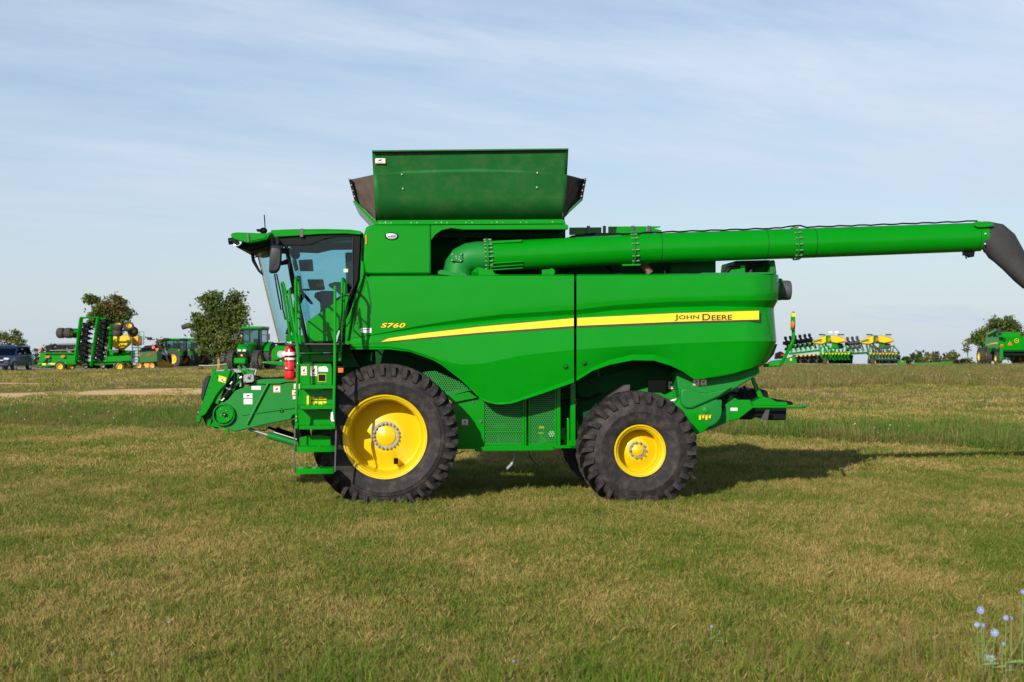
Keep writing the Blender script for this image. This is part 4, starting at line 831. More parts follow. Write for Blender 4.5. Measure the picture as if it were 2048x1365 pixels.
T(mb, [(486, 753, fv), (478, 758, fv), (470, 764, fv), (463, 772, fv)], .009, 6); T(mb, [(484, 770, fv), (470, 772, fv), (462, 776, fv - .02)], .009, 6); T(mb, [(470, 745, fv), (470, 762, fv), (462, 775, fv), (450, 792, fv), (440, 801, fv)], .02, 8)
mb.build('hydraulic_hose', BK, HV)
mb = MB()
for a, b, c in (((461, 769), (465, 764), .016), ((449, 797), (444, 802), .014), ((459, 776), (461, 780), .012), ((482, 767), (481, 774), .016), ((452, 776), (459, 780), .012), ((438, 799), (444, 802), .012), ((480, 757), (484, 754), .02)):
    T(mb, [(a[0], a[1], fv - .03), (b[0], b[1], fv - .03)], c, 8)
mb.build('hose_fitting', ST, HV)
mb = MB(); P(mb, [(471, 747), (478, 750), (482, 766), (475, 768), (466, 785), (462, 780)], fv + .02, fv + .06); mb.build('gusset_plate', G, HV)
# lift cylinders
for v in (1.25, 2.3):
    mb = MB(); T(mb, [(500, 859, v), (536, 871, v)], .024, 12); T(mb, [(535, 870.5, v), (594, 887, v)], .052, 16); c = mb.build('lift_cylinder', GF, HV)
    mb = MB(); T(mb, [(497, 858, v - .002), (535, 870.7, v - .002)], .026, 12); mb.build('cylinder_rod', ST, c)
mb = MB(); T(mb, [(536, 855, 1.6), (553, 861, 1.6)], .02, 10); T(mb, [(552, 860, 1.6), (592, 874, 1.6)], .045, 12); T(mb, [(518, 856, 1.3), (519, 861, 1.3), (533, 861, 1.3), (534, 856, 1.3)], .008, 6, bend=.02); P(mb, [(582, 842), (588, 840), (600, 860), (612, 905), (600, 900)], 1.0, 2.5); mb.build('lift_linkage', DK, HV)
mb = MB(); T(mb, [(548, 865, 1.2), (596, 880, 1.15)], .011, 8); mb.build('hydraulic_pipe', ST, HV)
# fire extinguisher: a thing of its own, strapped to the platform bracket
e0 = M(580.5, 760, .25); s_ = K
def W(p): return HV.matrix_basis @ p if False else Matrix.Translation((0, Y0, 0)) @ Matrix.Rotation(YAW, 4, 'Z') @ p
FE = thing('fire_extinguisher', 'red fire extinguisher with white bands strapped upright beside the harvester ladder', 'fire extinguisher', W(e0), YAW)
hh = M(580.5, 690, .25).z - e0.z
mb = MB(); mb.lathe([(0, .001), (0, .06), (.015, .077), (.05, .079), (hh * .86, .077), (hh * .93, .06), (hh * .97, .028), (hh * 1.0, .024), (hh * 1.0, .001)], (0, 0, 0), (0, 0, 1), 28); mb.build('cylinder', RD, FE, smooth=50)
mb = MB(); mb.lathe([(hh * .70, .0785), (hh * .70, .0800), (hh * .79, .0800), (hh * .79, .0785)], (0, 0, 0), (0, 0, 1), 28); mb.lathe([(hh * .57, .0785), (hh * .57, .0800), (hh * .63, .0800), (hh * .63, .0785)], (0, 0, 0), (0, 0, 1), 28); mb.build('white_band', WH, FE)
mb = MB(); mb.add([(-.06, -.055, hh * .30), (-.06, -.055, hh * .36), (-.03, -.0765, hh * .33)], [(0, 1, 2)]); mb.build('arrow_mark', WH, FE, smooth=0)
mb = MB(); mb.box(-.062, -.045, -.084, -.06, hh * .575, hh * .625); mb.build('yellow_mark', YD, FE)
mb = MB()
for a, b in ((.645, .685), (.53, .545), (.265, .295)): mb.lathe([(hh * a, .078), (hh * a, .082), (hh * b, .082), (hh * b, .078)], (0, 0, 0), (0, 0, 1), 28)
mb.build('strap', BK, FE)
mb = MB(); mb.box(.06, .085, -.05, .0, hh * .24, hh * .32); mb.build('buckle', BRN, FE)
mb = MB(); mb.cyl((0, 0, hh * .98), (0, 0, hh * 1.05), .028, n=12); mb.box(-.05, .03, -.012, .012, hh * 1.05, hh * 1.085); mb.box(.005, .025, -.05, -.02, hh * .9, hh * 1.1); mb.build('valve_handle', ST, FE, bevel=.003)
mb = MB(); mb.cyl((-.06, 0, hh * .73), (-.11, 0, hh * .73), .045, n=16); mb.build('pressure_gauge', WH, FE)
mb = MB(); T(mb, [(595, 700, .3), (594, 757, .3)], .012, 8); P(mb, [(588, 757), (594, 757), (594, 763), (588, 763)], .2, .35); mb.build('extinguisher_bracket', RD, HV)
# ================================================================ vegetation
def leafmat(name, c1, c2, c3=None, k=.5, tr=.25):
    m, t, o = nt(name)
    ge = t.nodes.new('ShaderNodeNewGeometry'); n1 = noise(t, ge.outputs['Position'], k, 3, .6)
    c = mixc(t, ramp(t, n1, .35, .65), c1, c2)
    if c3: c = mixc(t, ramp(t, noise(t, ge.outputs['Position'], k * .6, 2, .5), .52, .66), c, c3)
    rn = ge.outputs['Random Per Island'] if 'Random Per Island' in ge.outputs else n1
    c = mixc(t, 1.0, c, mixc(t, rn, (.65, .7, .65), (1.3, 1.25, 1.2)), 'MULTIPLY')
    d = nd(t, 'ShaderNodeBsdfPrincipled', {'Base Color': c, 'Roughness': .65, 'Specular IOR Level': .2}); tl = nd(t, 'ShaderNodeBsdfTranslucent', {'Color': c}); mx = nd(t, 'ShaderNodeMixShader', {0: tr})
    t.links.new(d.outputs[0], mx.inputs[1]); t.links.new(tl.outputs[0], mx.inputs[2]); t.links.new(mx.outputs[0], o.inputs[0]); return m
LF1 = leafmat('leaves_green', (.065, .105, .022), (.12, .15, .03))
LF1R = leafmat('leaves_green_and_rust', (.065, .105, .022), (.12, .15, .03), (.15, .11, .035))
LF2 = leafmat('leaves_olive', (.065, .095, .026), (.12, .145, .035))
LF3 = leafmat('leaves_yellow_green', (.10, .13, .03), (.17, .18, .045))
LF4 = leafmat('leaves_dark_green', (.04, .07, .022), (.07, .105, .03))
LF5 = leafmat('leaves_brown', (.13, .085, .045), (.10, .09, .035), k=.8)
BARK = pmat('bark', (.13, .105, .08), .9, var=.3, scale=8)
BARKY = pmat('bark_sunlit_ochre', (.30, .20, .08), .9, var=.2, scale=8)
def npmesh(name, V, Fq, mat, parent):
    me = bpy.data.meshes.new(name); n = len(V); m = len(Fq); k = Fq.shape[1]
    me.vertices.add(n); me.vertices.foreach_set('co', V.astype(np.float32).ravel()); me.loops.add(m * k); me.loops.foreach_set('vertex_index', Fq.astype(np.int32).ravel())
    me.polygons.add(m); me.polygons.foreach_set('loop_start', np.arange(0, m * k, k, dtype=np.int32)); me.update(calc_edges=True); me.materials.append(mat)
    o = bpy.data.objects.new(name, me); COL.objects.link(o)
    if parent: o.parent = parent
    return o
def leaves(pts, size, rs):
    n = len(pts); a = rs.normal(size=(n, 3)); a /= np.linalg.norm(a, axis=1)[:, None]; b = rs.normal(size=(n, 3)); b -= a * (a * b).sum(1)[:, None]; b /= np.linalg.norm(b, axis=1)[:, None]
    s = size * rs.uniform(.6, 1.3, n)[:, None]; w = s * .55
    V = np.stack([pts - a * s, pts + b * w - a * s * .1, pts + a * s, pts - b * w + a * s * .1], 1).reshape(-1, 3)
    return V, np.arange(4 * n).reshape(n, 4)
def tree(name, label, cat, px, Y, blobs, mat, leaf, nper, trunk=True, seed=1, group=None, base=None, bark=None, tr=.14, depth=.8):
    """blobs: (dx px, row, half width px, half height px) of the crown's clumps, read at distance Y"""
    rs = np.random.RandomState(seed); k = Y / F; X = (px - 1024) * k; zb = gz(X, Y)
    root = thing(name, label, cat, (X, Y, zb), 0, group)
    L = []; cl = []
    for dx, py, rx, ry in blobs:
        c = np.array([dx * k, 0, CZ - (py - H) * k - zb]); r = np.array([rx * k, rx * k * depth, ry * k])
        c[1] = rs.uniform(-.3, .3) * r[1]; cl.append((c, r))
        m = int(nper * rx * ry / 400); sub = max(5, int(rx * ry / 26))
        for _ in range(sub):   # sub-clumps of leaves give the broken outline
            d = rs.normal(size=3); d /= np.linalg.norm(d); q = c + d * r * rs.uniform(.35, 1.02); sr = rs.uniform(.22, .42) * min(r[0], r[2]) + .12
            p = rs.normal(size=(max(6, m // sub), 3)); p *= sr / 1.7 * np.array([1.2, 1.2, .75]); L.append(q + p)
    V, Fq = leaves(np.concatenate(L), leaf, rs); npmesh('crown', V, Fq, mat, root)
    mb = MB(); h = max(c[2] for c, _ in cl); c0 = cl[0][0]
    fork = Vector((0, 0, h * (.30 if trunk else .04)))
    if trunk: mb.tube([(0, 0, -.3), (0, 0, .2), tuple(fork)], [tr * 1.3, tr, tr * .9], 10)
    for c, r in cl:
        for j in range(3):
            e = Vector(c) + Vector(rs.uniform(-.6, .6, 3) * r); mid = fork.lerp(e, .5) + Vector((0, 0, .12 * h)) * .3
            mb.tube([tuple(fork * .9), tuple(mid), tuple(e)], [tr * .5, tr * .3, tr * .1], 6)
            for q in range(2):
                e2 = mid.lerp(e, .3) + Vector(rs.uniform(-.7, .7, 3) * r); mb.tube([tuple(mid.lerp(e, .2)), tuple(e2)], [tr * .22, tr * .06], 5)
    mb.build('trunk', bark or BARK, root, smooth=60)
    return root
TG = 'trees standing behind the machines'
tree('broadleaf_tree', 'airy round-crowned tree with yellow-lit trunk between the two small tractors and the big tractor', 'tree', 438, 104,
 [(0, 640, 34, 30), (-34, 655, 24, 24), (32, 650, 26, 26), (-14, 606, 26, 20), (24, 604, 24, 20), (48, 620, 14, 14), (-44, 636, 14, 10), (-6, 680, 40, 18), (-34, 682, 14, 10), (34, 684, 24, 12), (0, 702, 34, 12)], LF1, .12, 850, seed=3, group=TG, bark=BARKY, tr=.12)
tree('broadleaf_tree', 'tree with rust-tinged crown rising behind the tall folded seeder', 'tree', 214, 126,
 [(0, 618, 30, 20), (-26, 606, 20, 14), (24, 602, 18, 14), (34, 626, 14, 16), (4, 644, 34, 16), (-24, 638, 18, 14), (0, 668, 24, 12)], LF1R, .14, 1200, seed=5, group=TG)
tree('broadleaf_tree', 'pale yellow-green small tree behind the dark blue car', 'tree', 8, 150, [(0, 680, 30, 20), (26, 676, 18, 14), (-24, 674, 20, 16), (38, 690, 10, 10), (0, 700, 36, 14)], LF3, .14, 560, seed=7, group=TG)
tree('broadleaf_tree', 'large dark green tree behind the right-hand harvester', 'tree', 1998, 180, [(2, 655, 32, 24), (24, 664, 22, 22), (-30, 672, 22, 18), (-8, 684, 36, 18), (-48, 682, 12, 12), (40, 676, 14, 14), (10, 705, 40, 18)], LF1, .18, 1300, seed=9, group=TG)
BGp = 'bushes along the far field edge'
def bush(lab, px, Y, w, top, bot, mat, seed, n=3, cat='bush'):
    rs_ = random.Random(seed); bl = []
    for i in range(n):
        f = (i + .5) / n - .5; hh = (bot - top) * rs_.uniform(.75, 1.0); bl.append((f * w, bot - hh * .5, w / n * .72, hh * .5))
    tree('bush', lab, cat, px, Y, bl, mat, .17 * Y / 150, 520, trunk=False, seed=seed, group=BGp, tr=.06)
bush('far green bush just right of the dark blue car', 84, 205, 40, 690, 735, LF4, 11)
bush('far bluish green bush above the left end of the green grain header', 112, 215, 36, 682, 730, LF2, 12)
bush('far bush behind the reel of the grain header', 148, 220, 30, 686, 730, LF4, 13)
bush('brown-leaved bush between the yellow tank and the small tractors', 302, 165, 44, 672, 740, LF5, 14)
bush('olive bush behind the cab of the left small tractor', 340, 170, 46, 668, 740, LF2, 15)
bush('brown bush behind the cab of the right small tractor', 374, 160, 40, 674, 740, LF5, 16)
bush('dense undergrowth left of the ochre tree trunk', 410, 145, 46, 690, 742, LF2, 17)
bush('dense dark undergrowth right of the ochre tree trunk', 462, 112, 52, 690, 742, LF4, 18)
bush('low green bush just right of the dusty planter', 1822, 190, 34, 702, 742, LF4, 19)
bush('pale green low bush at the middle of the right-hand hedge', 1856, 200, 40, 699, 742, LF2, 20)
bush('brown-leaved bush left of the right-hand harvester', 1880, 188, 62, 702, 742, LF5, 21, 4)
bush('yellow-green bush touching the ladder of the right-hand harvester', 1922, 176, 46, 698, 742, LF3, 22)
tree('broadleaf_tree', 'thin young tree beside the ladder of the right-hand harvester', 'tree', 1936, 176, [(0, 684, 7, 8), (-4, 695, 8, 8)], LF2, .16, 500, seed=23, group=TG, tr=.05)
# ---- grass: tuft meshes scattered as one object per kind of turf
def bladecol(name, green, tan, dry, k=1.0, tr=.3, bias=0.0):
    m, t, o = nt(name)
    ge = t.nodes.new('ShaderNodeNewGeometry'); oi = t.nodes.new('ShaderNodeObjectInfo'); a, b = patchmix(t, ge.outputs['Position'], None)
    rn = ge.outputs['Random Per Island']
    f = mth(t, 'ADD', mth(t, 'ADD', mth(t, 'MULTIPLY', a, .55), bias), mth(t, 'MULTIPLY', mth(t, 'SUBTRACT', rn, .5), .9)); f = mth(t, 'SUBTRACT', f, mth(t, 'MULTIPLY', b, .35))
    f = mth(t, 'ADD', f, mth(t, 'MULTIPLY', mth(t, 'SUBTRACT', oi.outputs['Random'], .5), .5))
    f = mth(t, 'ADD', f, mth(t, 'MULTIPLY', mth(t, 'SUBTRACT', noise(t, ge.outputs['Position'], 3.2, 4, .7), .5), .65))
    c = mixc(t, ramp(t, f, .0, .42), green, tan); c = mixc(t, ramp(t, f, .40, .85), c, dry)
    d = nd(t, 'ShaderNodeBsdfPrincipled', {'Base Color': c, 'Roughness': .6, 'Specular IOR Level': .25}); tl = nd(t, 'ShaderNodeBsdfTranslucent', {'Color': c}); mx = nd(t, 'ShaderNodeMixShader', {0: tr})
    t.links.new(d.outputs[0], mx.inputs[1]); t.links.new(tl.outputs[0], mx.inputs[2]); t.links.new(mx.outputs[0], o.inputs[0]); return m
def tuft(name, n, h0, h1, rad, w, lean, mat, seed, heads=0, hm=None):
    rs = np.random.RandomState(seed); V = []; Fc = []
    for i in range(n):
        a = rs.uniform(0, 2 * math.pi); r = rad * math.sqrt(rs.uniform()); x, y = r * math.cos(a), r * math.sin(a); h = rs.uniform(h0, h1); d = rs.uniform(0, 2 * math.pi); ln = h * rs.uniform(.1, lean)
        ww = w * rs.uniform(.6, 1.3) / 2; px_, py_ = -math.sin(d) * ww, math.cos(d) * ww; dx, dy = math.cos(d) * ln, math.sin(d) * ln; b = len(V)
        V += [(x - px_, y - py_, -.01), (x + px_, y + py_, -.01), (x + dx * .35 + px_ * .9, y + dy * .35 + py_ * .9, h * .55), (x + dx * .35 - px_ * .9, y + dy * .35 - py_ * .9, h * .55), (x + dx, y + dy, h)]
        Fc += [(b, b + 1, b + 2, b + 3), (b + 3, b + 2, b + 4)]
    for i in range(heads):
        a = rs.uniform(0, 2 * math.pi); r = rad * rs.uniform(); x, y = r * math.cos(a), r * math.sin(a); h = h1 * rs.uniform(1.0, 1.4); dx, dy = rs.uniform(-.1, .1, 2) * h; ww = w * .35; b = len(V)
        V += [(x - ww, y, 0), (x + ww, y, 0), (x + dx + ww, y + dy, h), (x + dx - ww, y + dy, h), (x + dx - ww * 3, y + dy, h), (x + dx + ww * 3, y + dy, h), (x + dx * 1.15, y + dy * 1.15, h * 1.18)]
        Fc += [(b, b + 1, b + 2, b + 3), (b + 4, b + 5, b + 6)]
    me = bpy.data.meshes.new(name); me.from_pydata(V, [], Fc); me.materials.append(mat); return bpy.data.objects.new(name, me)
def scatter(name, label, P_, sc, tufts, seed, tilt=.15):
    rs = np.random.RandomState(seed); n = len(P_)
    me = bpy.data.meshes.new(name); me.vertices.add(n); me.vertices.foreach_set('co', P_.astype(np.float32).ravel())
    rot = np.stack([rs.normal(0, tilt, n), rs.normal(0, tilt, n), rs.uniform(0, 6.283, n)], 1)
    for nm, ty, dat, key in (('rot', 'FLOAT_VECTOR', rot.astype(np.float32).ravel(), 'vector'), ('scl', 'FLOAT', (sc * rs.uniform(.7, 1.3, n)).astype(np.float32), 'value'), ('idx', 'INT', rs.randint(0, len(tufts), n).astype(np.int32), 'value')):
        at = me.attributes.new(nm, ty, 'POINT'); at.data.foreach_set(key, dat)
    o = bpy.data.objects.new(name, me); COL.objects.link(o)
    cc = bpy.data.collections.new(name + '_tufts')
    for q in tufts: cc.objects.link(q)
    g = bpy.data.node_groups.new(name, 'GeometryNodeTree'); g.interface.new_socket('Geometry', in_out='INPUT', socket_type='NodeSocketGeometry'); g.interface.new_socket('Geometry', in_out='OUTPUT', socket_type='NodeSocketGeometry')
    gi = g.nodes.new('NodeGroupInput'); go = g.nodes.new('NodeGroupOutput'); ip = g.nodes.new('GeometryNodeInstanceOnPoints'); ci = g.nodes.new('GeometryNodeCollectionInfo')
    ci.inputs['Collection'].default_value = cc; ci.inputs['Separate Children'].default_value = True; ci.inputs['Reset Children'].default_value = True; ip.inputs['Pick Instance'].default_value = True
    def na(nm, ty):
        q = g.nodes.new('GeometryNodeInputNamedAttribute'); q.data_type = ty; q.inputs['Name'].default_value = nm; return q.outputs['Attribute']
    g.links.new(gi.outputs[0], ip.inputs['Points']); g.links.new(ci.outputs[0], ip.inputs['Instance']); g.links.new(na('rot', 'FLOAT_VECTOR'), ip.inputs['Rotation']); g.links.new(na('scl', 'FLOAT'), ip.inputs['Scale']); g.links.new(na('idx', 'INT'), ip.inputs['Instance Index']); g.links.new(ip.outputs[0], go.inputs[0])
    md = o.modifiers.new('scatter', 'NODES'); md.node_group = g
    return tag(o, label, 'grass', None, 'stuff')
gzv = np.vectorize(gz)
def area(y0, y1, dens, seed, x0=None, x1=None, keep=None):
    rs = np.random.RandomState(seed); xm = y1 * .36 + 6; a = -xm if x0 is None else x0; b = xm if x1 is None else x1
    n = int((y1 - y0) * (b - a) * dens); x = rs.uniform(a, b, n); y = rs.uniform(y0, y1, n); k = np.abs(x) < y * .36 + 5.5
    if keep is not None: k &= keep(x, y)
    x, y = x[k], y[k]; return np.stack([x, y, gzv(x, y)], 1)
EDGE = [(-16, 40.3), (-14.4, 40), (-8.5, 38.6), (4.9, 36.8), (10.9, 30.2), (16, 26)]
edge = np.vectorize(lambda x: interp(x, EDGE) + .35 * math.sin(x * 2.1) + .2 * math.sin(x * 5.3))
MW = bladecol('mown_blades', (.105, .18, .014), (.285, .25, .05), (.50, .35, .13), bias=.19)
mt = [tuft('tuft', 34, .015, .055, .085, .0042, 1.3, MW, 30 + i) for i in range(4)] 
P1 = np.concatenate([area(8.2, 13, 430, 1), area(13, 18, 300, 2), area(18, 25, 170, 3)])
m2 = [tuft('tuft', 30, .02, .06, .12, .008, .9, MW, 40 + i) for i in range(4)]
P2 = area(25, 41, 95, 4, keep=lambda x, y: y < edge(x))
scatter('mown_grass', 'short mown olive and tan turf all over the near field', P1, np.ones(len(P1)), mt, 5, tilt=.38)
scatter('mown_turf', 'short mown turf behind the harvester up to the tall grass edge', P2, np.ones(len(P2)), m2, 6, tilt=.38)
TL = bladecol('tall_blades', (.095, .18, .02), (.21, .21, .045), (.28, .18, .08), tr=.35, bias=.10)
TB = bladecol('tall_brown_blades', (.13, .16, .03), (.24, .195, .06), (.30, .195, .09), tr=.3, bias=.15)
tt = [tuft('tall_tuft', 30, .06, .20, .17, .010, 1.0, TL, 50 + i, heads=2) for i in range(4)]
P3 = np.concatenate([area(26, 50, 42, 7, x0=2.0, keep=lambda x, y: (y > edge(x)) & (y < edge(x) + 8 + 2 * np.sin(x * .6) + np.random.RandomState(1).uniform(-2, 2, len(x)))), area(36, 57, 22, 8, x1=2.5, keep=lambda x, y: (y > edge(x)) & (y < 50 + 2 * np.sin(x * .7)))])
scatter('meadow_grass', 'unmown green meadow strip with a ragged front edge behind the mown turf', P3, np.where(P3[:, 0] < 2.5, .75, 1.15), tt, 9)
tb = [tuft('brown_tuft', 22, .08, .24, .25, .018, .8, TB, 60 + i, heads=3) for i in range(4)]
P4 = area(64, 112, 10, 10, x0=4.0, keep=lambda x, y: y > 67 + 2.5 * np.sin(x * .4) + 2 * np.sin(x * 1.7 + y))
scatter('dry_meadow_grass', 'brownish seed-headed meadow rising to the crest on the right', P4, np.ones(len(P4)), tb, 11)
ms = [tuft('short_tuft', 22, .03, .12, .25, .02, .8, MW, 70 + i) for i in range(3)]
P5r = np.concatenate([area(38, 50, 22, 41, x0=2.0, keep=lambda x, y: y > edge(x) + 6), area(50, 72, 12, 42, x0=2.0)])
P5 = area(50, 104, 5, 12, x1=4.0, keep=lambda x, y: ((np.abs(y - 62 - 1.5 * np.sin(.3 * x)) > 2.6) | (np.sin(x * 1.3 + 2) > .6)) & ((np.abs(y - 71) > 1.2) | (np.sin(x * .8) > .2)))
scatter('far_turf', 'short turf on the rise between the weedy strip and the parked machines', np.concatenate([P5, P5r]), np.concatenate([np.ones(len(P5)), .7 * np.ones(len(P5r))]), ms, 13)
FGm = bladecol('lush_blades', (.14, .26, .02), (.26, .31, .035), (.32, .26, .07), tr=.45, bias=0.0)
FGb = bladecol('brown_stalks', (.16, .15, .04), (.24, .15, .06), (.20, .09, .05), tr=.2)
fg = [tuft('weed_tuft', 14, .06, .2, .06, .005, .9, FGm, 80 + i) for i in range(4)] + [tuft('leafy_tuft', 9, .03, .08, .05, .018, 1.6, FGm, 90 + i) for i in range(2)] + [tuft('stalk_tuft', 3, .12, .24, .05, .003, .5, FGb, 95 + i, heads=3) for i in range(2)]
P6 = np.concatenate([area(8.3, 9.7, 40, 14, x0=-4, x1=4.6), area(9.2, 12.4, 120, 15, x0=.6, x1=4.8, keep=lambda x, y: (y < 9.5 + (x - .6) * .62) & (np.sin(x * 3.1 + y * 2) + np.sin(x * 7 - y * 5) > -.9)), area(8.5, 22, 12, 16)])
scatter('weedy_grass', 'longer bright green weedy blades along the bottom right of the field', P6, np.where(P6[:, 1] > 12.4, .36, np.where(P6[:, 1] > 10.5, .55, .9)), fg, 17, tilt=.2)
# far blue flowers in the meadow
FLB = pmat('petal_blue', (.30, .38, .80), .6, var=.1); FLW = pmat('petal_pale', (.6, .6, .72), .6); STEM = pmat('stem_green', (.15, .25, .06), .7)
fm = bpy.data.meshes.new('bloom'); q = MB(); q.ball((0, 0, .27), (.016, .016, .012), 6, 4); fm.from_pydata([tuple(p) for p in q.v], [], q.f); fm.materials.append(FLW); fo = bpy.data.objects.new('bloom', fm)
rs = np.random.RandomState(4); P7 = np.concatenate([area(68, 84, 1.1, 18, x0=9, keep=lambda x, y: (x < 25) & (np.sin(x * .9 + y * .35) > .35)), area(33, 36.5, 2.2, 21, x0=8.6, x1=10.2), area(38, 40, 1.2, 22, x0=6.6, x1=7.6), area(66, 74, .8, 24, x0=11, x1=13)])

P7 = np.concatenate([P7, area(38, 52, .25, 19, x1=-2)])
scatter('meadow_flowers', 'tiny pale blue flowers dotted through the meadow', P7, rs.uniform(.8, 1.2, len(P7)), [fo], 20)['category'] = 'wildflowers'
# near flowers
def chicory(px, py, Y, label, s=1.0, tilt=0.0, lean=0.0):
    X = (px - 1024) * Y / F; z = CZ - (py - H) * Y / F; zb = gz(X, Y)
    root = thing('chicory_flower', label, 'flower', (X + lean, Y, zb), 0, 'blue chicory flowers in the near grass')
    h = z - zb
    MB().tube([(0, 0, -.02), (-lean * .3, .01, h * .5), (-lean, 0, h - .005)], [.0045, .0035, .003], 6).build('stem', STEM, root)
    q = MB(); q.tube([(-lean * .2, .005, h * .4), (.05 * (1 if tilt > 0 else -1), 0, h * .62), (.06 * (1 if tilt > 0 else -1), 0, h * .72)], [.003, .0025, .002], 5); q.ball((.06 * (1 if tilt > 0 else -1), 0, h * .74), (.006, .006, .011), 6, 4); q.add([(0, 0, h * .3), (.05, -.01, h * .36), (.09, -.02, h * .33), (.05, -.01, h * .31)], [(0, 1, 2, 3)]); q.add([(0, 0, h * .55), (-.03, -.01, h * .6), (-.05, -.01, h * .58), (-.03, 0, h * .56)], [(0, 1, 2, 3)]); q.build('side_stem', STEM, root)
    r = .026 * s; mb = MB(); n = 12
    nrm = Vector((tilt, -1, .45)).normalized(); X_, Y_ = mb.frame(nrm); c = Vector((-lean, 0, h))
    for i in range(n):
        a = 2 * math.pi * i / n; d = X_ * math.cos(a) + Y_ * math.sin(a); e = X_ * -math.sin(a) + Y_ * math.cos(a); w = r * .10
        mb.add([c + d * r * .12, c + d * r * .6 + e * w + nrm * r * .12, c + d * r + e * w * .9 + nrm * r * .08, c + d * r * 1.03 + nrm * r * .1, c + d * r - e * w * .9 + nrm * r * .08, c + d * r * .6 - e * w + nrm * r * .12], [(0, 1, 2, 3, 4, 5)])
    mb.build('petals', FLB, root, smooth=0)
    MB().ball(c + nrm * .004, (r * .2,) * 3, 8, 5).build('flower_centre', FLW, root)
for a in ((1961, 1221, 9.4, 'pale blue chicory bloom standing highest of the cluster at the lower right', 1.0, .1, .02), (1954, 1250, 9.4, 'half-closed blue bloom on the left below the highest one', .72, -.6, .02), (1966, 1251, 9.42, 'half-closed blue bloom touching its left-hand neighbour, below the highest one', .7, .6, .02),
          (2012, 1236, 9.4, 'side-on blue bloom near the right edge, left one of a close pair', .7, -.9, 0), (2023, 1237, 9.42, 'side-on blue bloom near the right edge, right one of a close pair', .7, .9, 0), (1989, 1266, 9.4, 'fully open pale blue bloom in the middle of the cluster', 1.05, 0, -.01),
          (2006, 1288, 9.4, 'small dark blue bud-like bloom below right of the fully open middle one', .6, .5, 0), (1981, 1317, 9.4, 'fully open blue bloom lowest on the left of the cluster', 1.05, -.1, .03), (2019, 1335, 9.4, 'narrow pale blue bloom near the bottom right corner', .65, 1.2, 0),
          (2025, 1354, 9.4, 'tiny deep blue bloom at the very bottom right', .5, .8, 0), (2045, 1184, 9.5, 'blue bloom cut by the right edge of the picture', .7, .3, 0), (1423, 1253, 10.5, 'single small pale blue bloom right of the middle of the near grass', .45, .2, 0), (1027, 1323, 9.8, 'lone small blue bloom near the bottom middle', .4, .2, 0)):
    chicory(*a)
PKM = pmat('clover_pink', (.62, .33, .28), .7, var=.3, scale=80); RUS = pmat('rust_brown', (.22, .08, .035), .8, var=.3, scale=60); WHP = pmat('dandelion_white', (.55, .55, .5), .9); YLF = pmat('petal_yellow', (.8, .5, .01), .6)
def puff(px, py, Y, nm, label, cat, mat, r, group):
    X = (px - 1024) * Y / F; zb = gz(X, Y); h = CZ - (py - H) * Y / F - zb; root = thing(nm, label, cat, (X, Y, zb), 0, group)
    MB().tube([(.01, 0, -.02), (0, 0, h)], .002, 5).build('stem', STEM, root); mb = MB(); rs_ = random.Random(px)
    for i in range(26):
        a = Vector((rs_.gauss(0, 1), rs_.gauss(0, 1), rs_.gauss(0, 1))).normalized(); c = Vector((0, 0, h)) + a * r * .75; X_, Y_ = mb.frame(a); mb.add([c + X_ * r * .3, c + Y_ * r * .3, c - X_ * r * .3, c + a * r * .35], [(0, 1, 3), (1, 2, 3), (2, 0, 3)])
    mb.build('flower_head', mat, root, smooth=0)
for a in ((1695, 1288, 9.8, 'clover_flower', 'pink clover head in the lower right grass, farther left of the two palest', 'flower', PKM, .013), (1868, 1276, 9.7, 'clover_flower', 'pale pink clover head left of the blue flower cluster', 'flower', PKM, .011), (1735, 1296, 9.8, 'clover_flower', 'ragged pink clover head just right of the leftmost pink one', 'flower', PKM, .013),
          (1824, 1276, 9.7, 'dried_clover', 'upper dark rust seed head in the lower right grass', 'dried flower', RUS, .012), (1830, 1292, 9.7, 'dried_clover', 'lower rusty seed head under the dark one', 'dried flower', RUS, .012), (1659, 1326, 9.6, 'dried_clover', 'orange-brown seed head near the bottom, leftmost of the seed heads', 'dried flower', RUS, .014),
          (337, 1242, 10.6, 'dandelion_clock', 'white dandelion clock standing highest at the lower left', 'flower', WHP, .016), (225, 1308, 10.0, 'dandelion_clock', 'white dandelion clock beside the yellow flowers', 'flower', WHP, .014), (205, 1307, 10.0, 'dandelion_flower', 'left one of two yellow flowers at the lower left', 'flower', YLF, .012), (215, 1311, 10.0, 'dandelion_flower', 'right one of two yellow flowers at the lower left', 'flower', YLF, .012)):
    puff(*a, None)
# ================================================================ machines parked behind, built in metres where they stand
class Bg:
    """local frame of a far thing: x right, y away, z up; q() reads photo positions at its distance"""
    def __init__(s, px, Y, name, label, cat, group=None, rz=0, dz=0):
        s.k = Y / F; s.px = px; s.Y = Y; s.X = (px - 1024) * s.k; s.zb = gz(s.X, Y) + dz; s.root = thing(name, label, cat, (s.X, Y, s.zb), rz, group)
    def q(s, px, py, d=0.0): return Vector(((px - 1024) * (s.Y + d) / F - s.X, d, CZ - (py - H) * (s.Y + d) / F - s.zb))
    def P(s, mb, pts, d0, d1): return mb.prism([s.q(x, y, d0) for x, y in pts], (0, d1 - d0, 0))
    def Q(s, mb, x0, y0, x1, y1, d0, d1): return s.P(mb, [(x0, y1), (x1, y1), (x1, y0), (x0, y0)], d0, d1)
    def T(s, mb, pts, r, n=6, bend=0): return mb.tube([s.q(*p) for p in pts], r, n, bend)
    def b(s, mb, name, mat, bevel=0, **kw): return mb.build(name, mat, s.root, bevel=bevel, **kw)
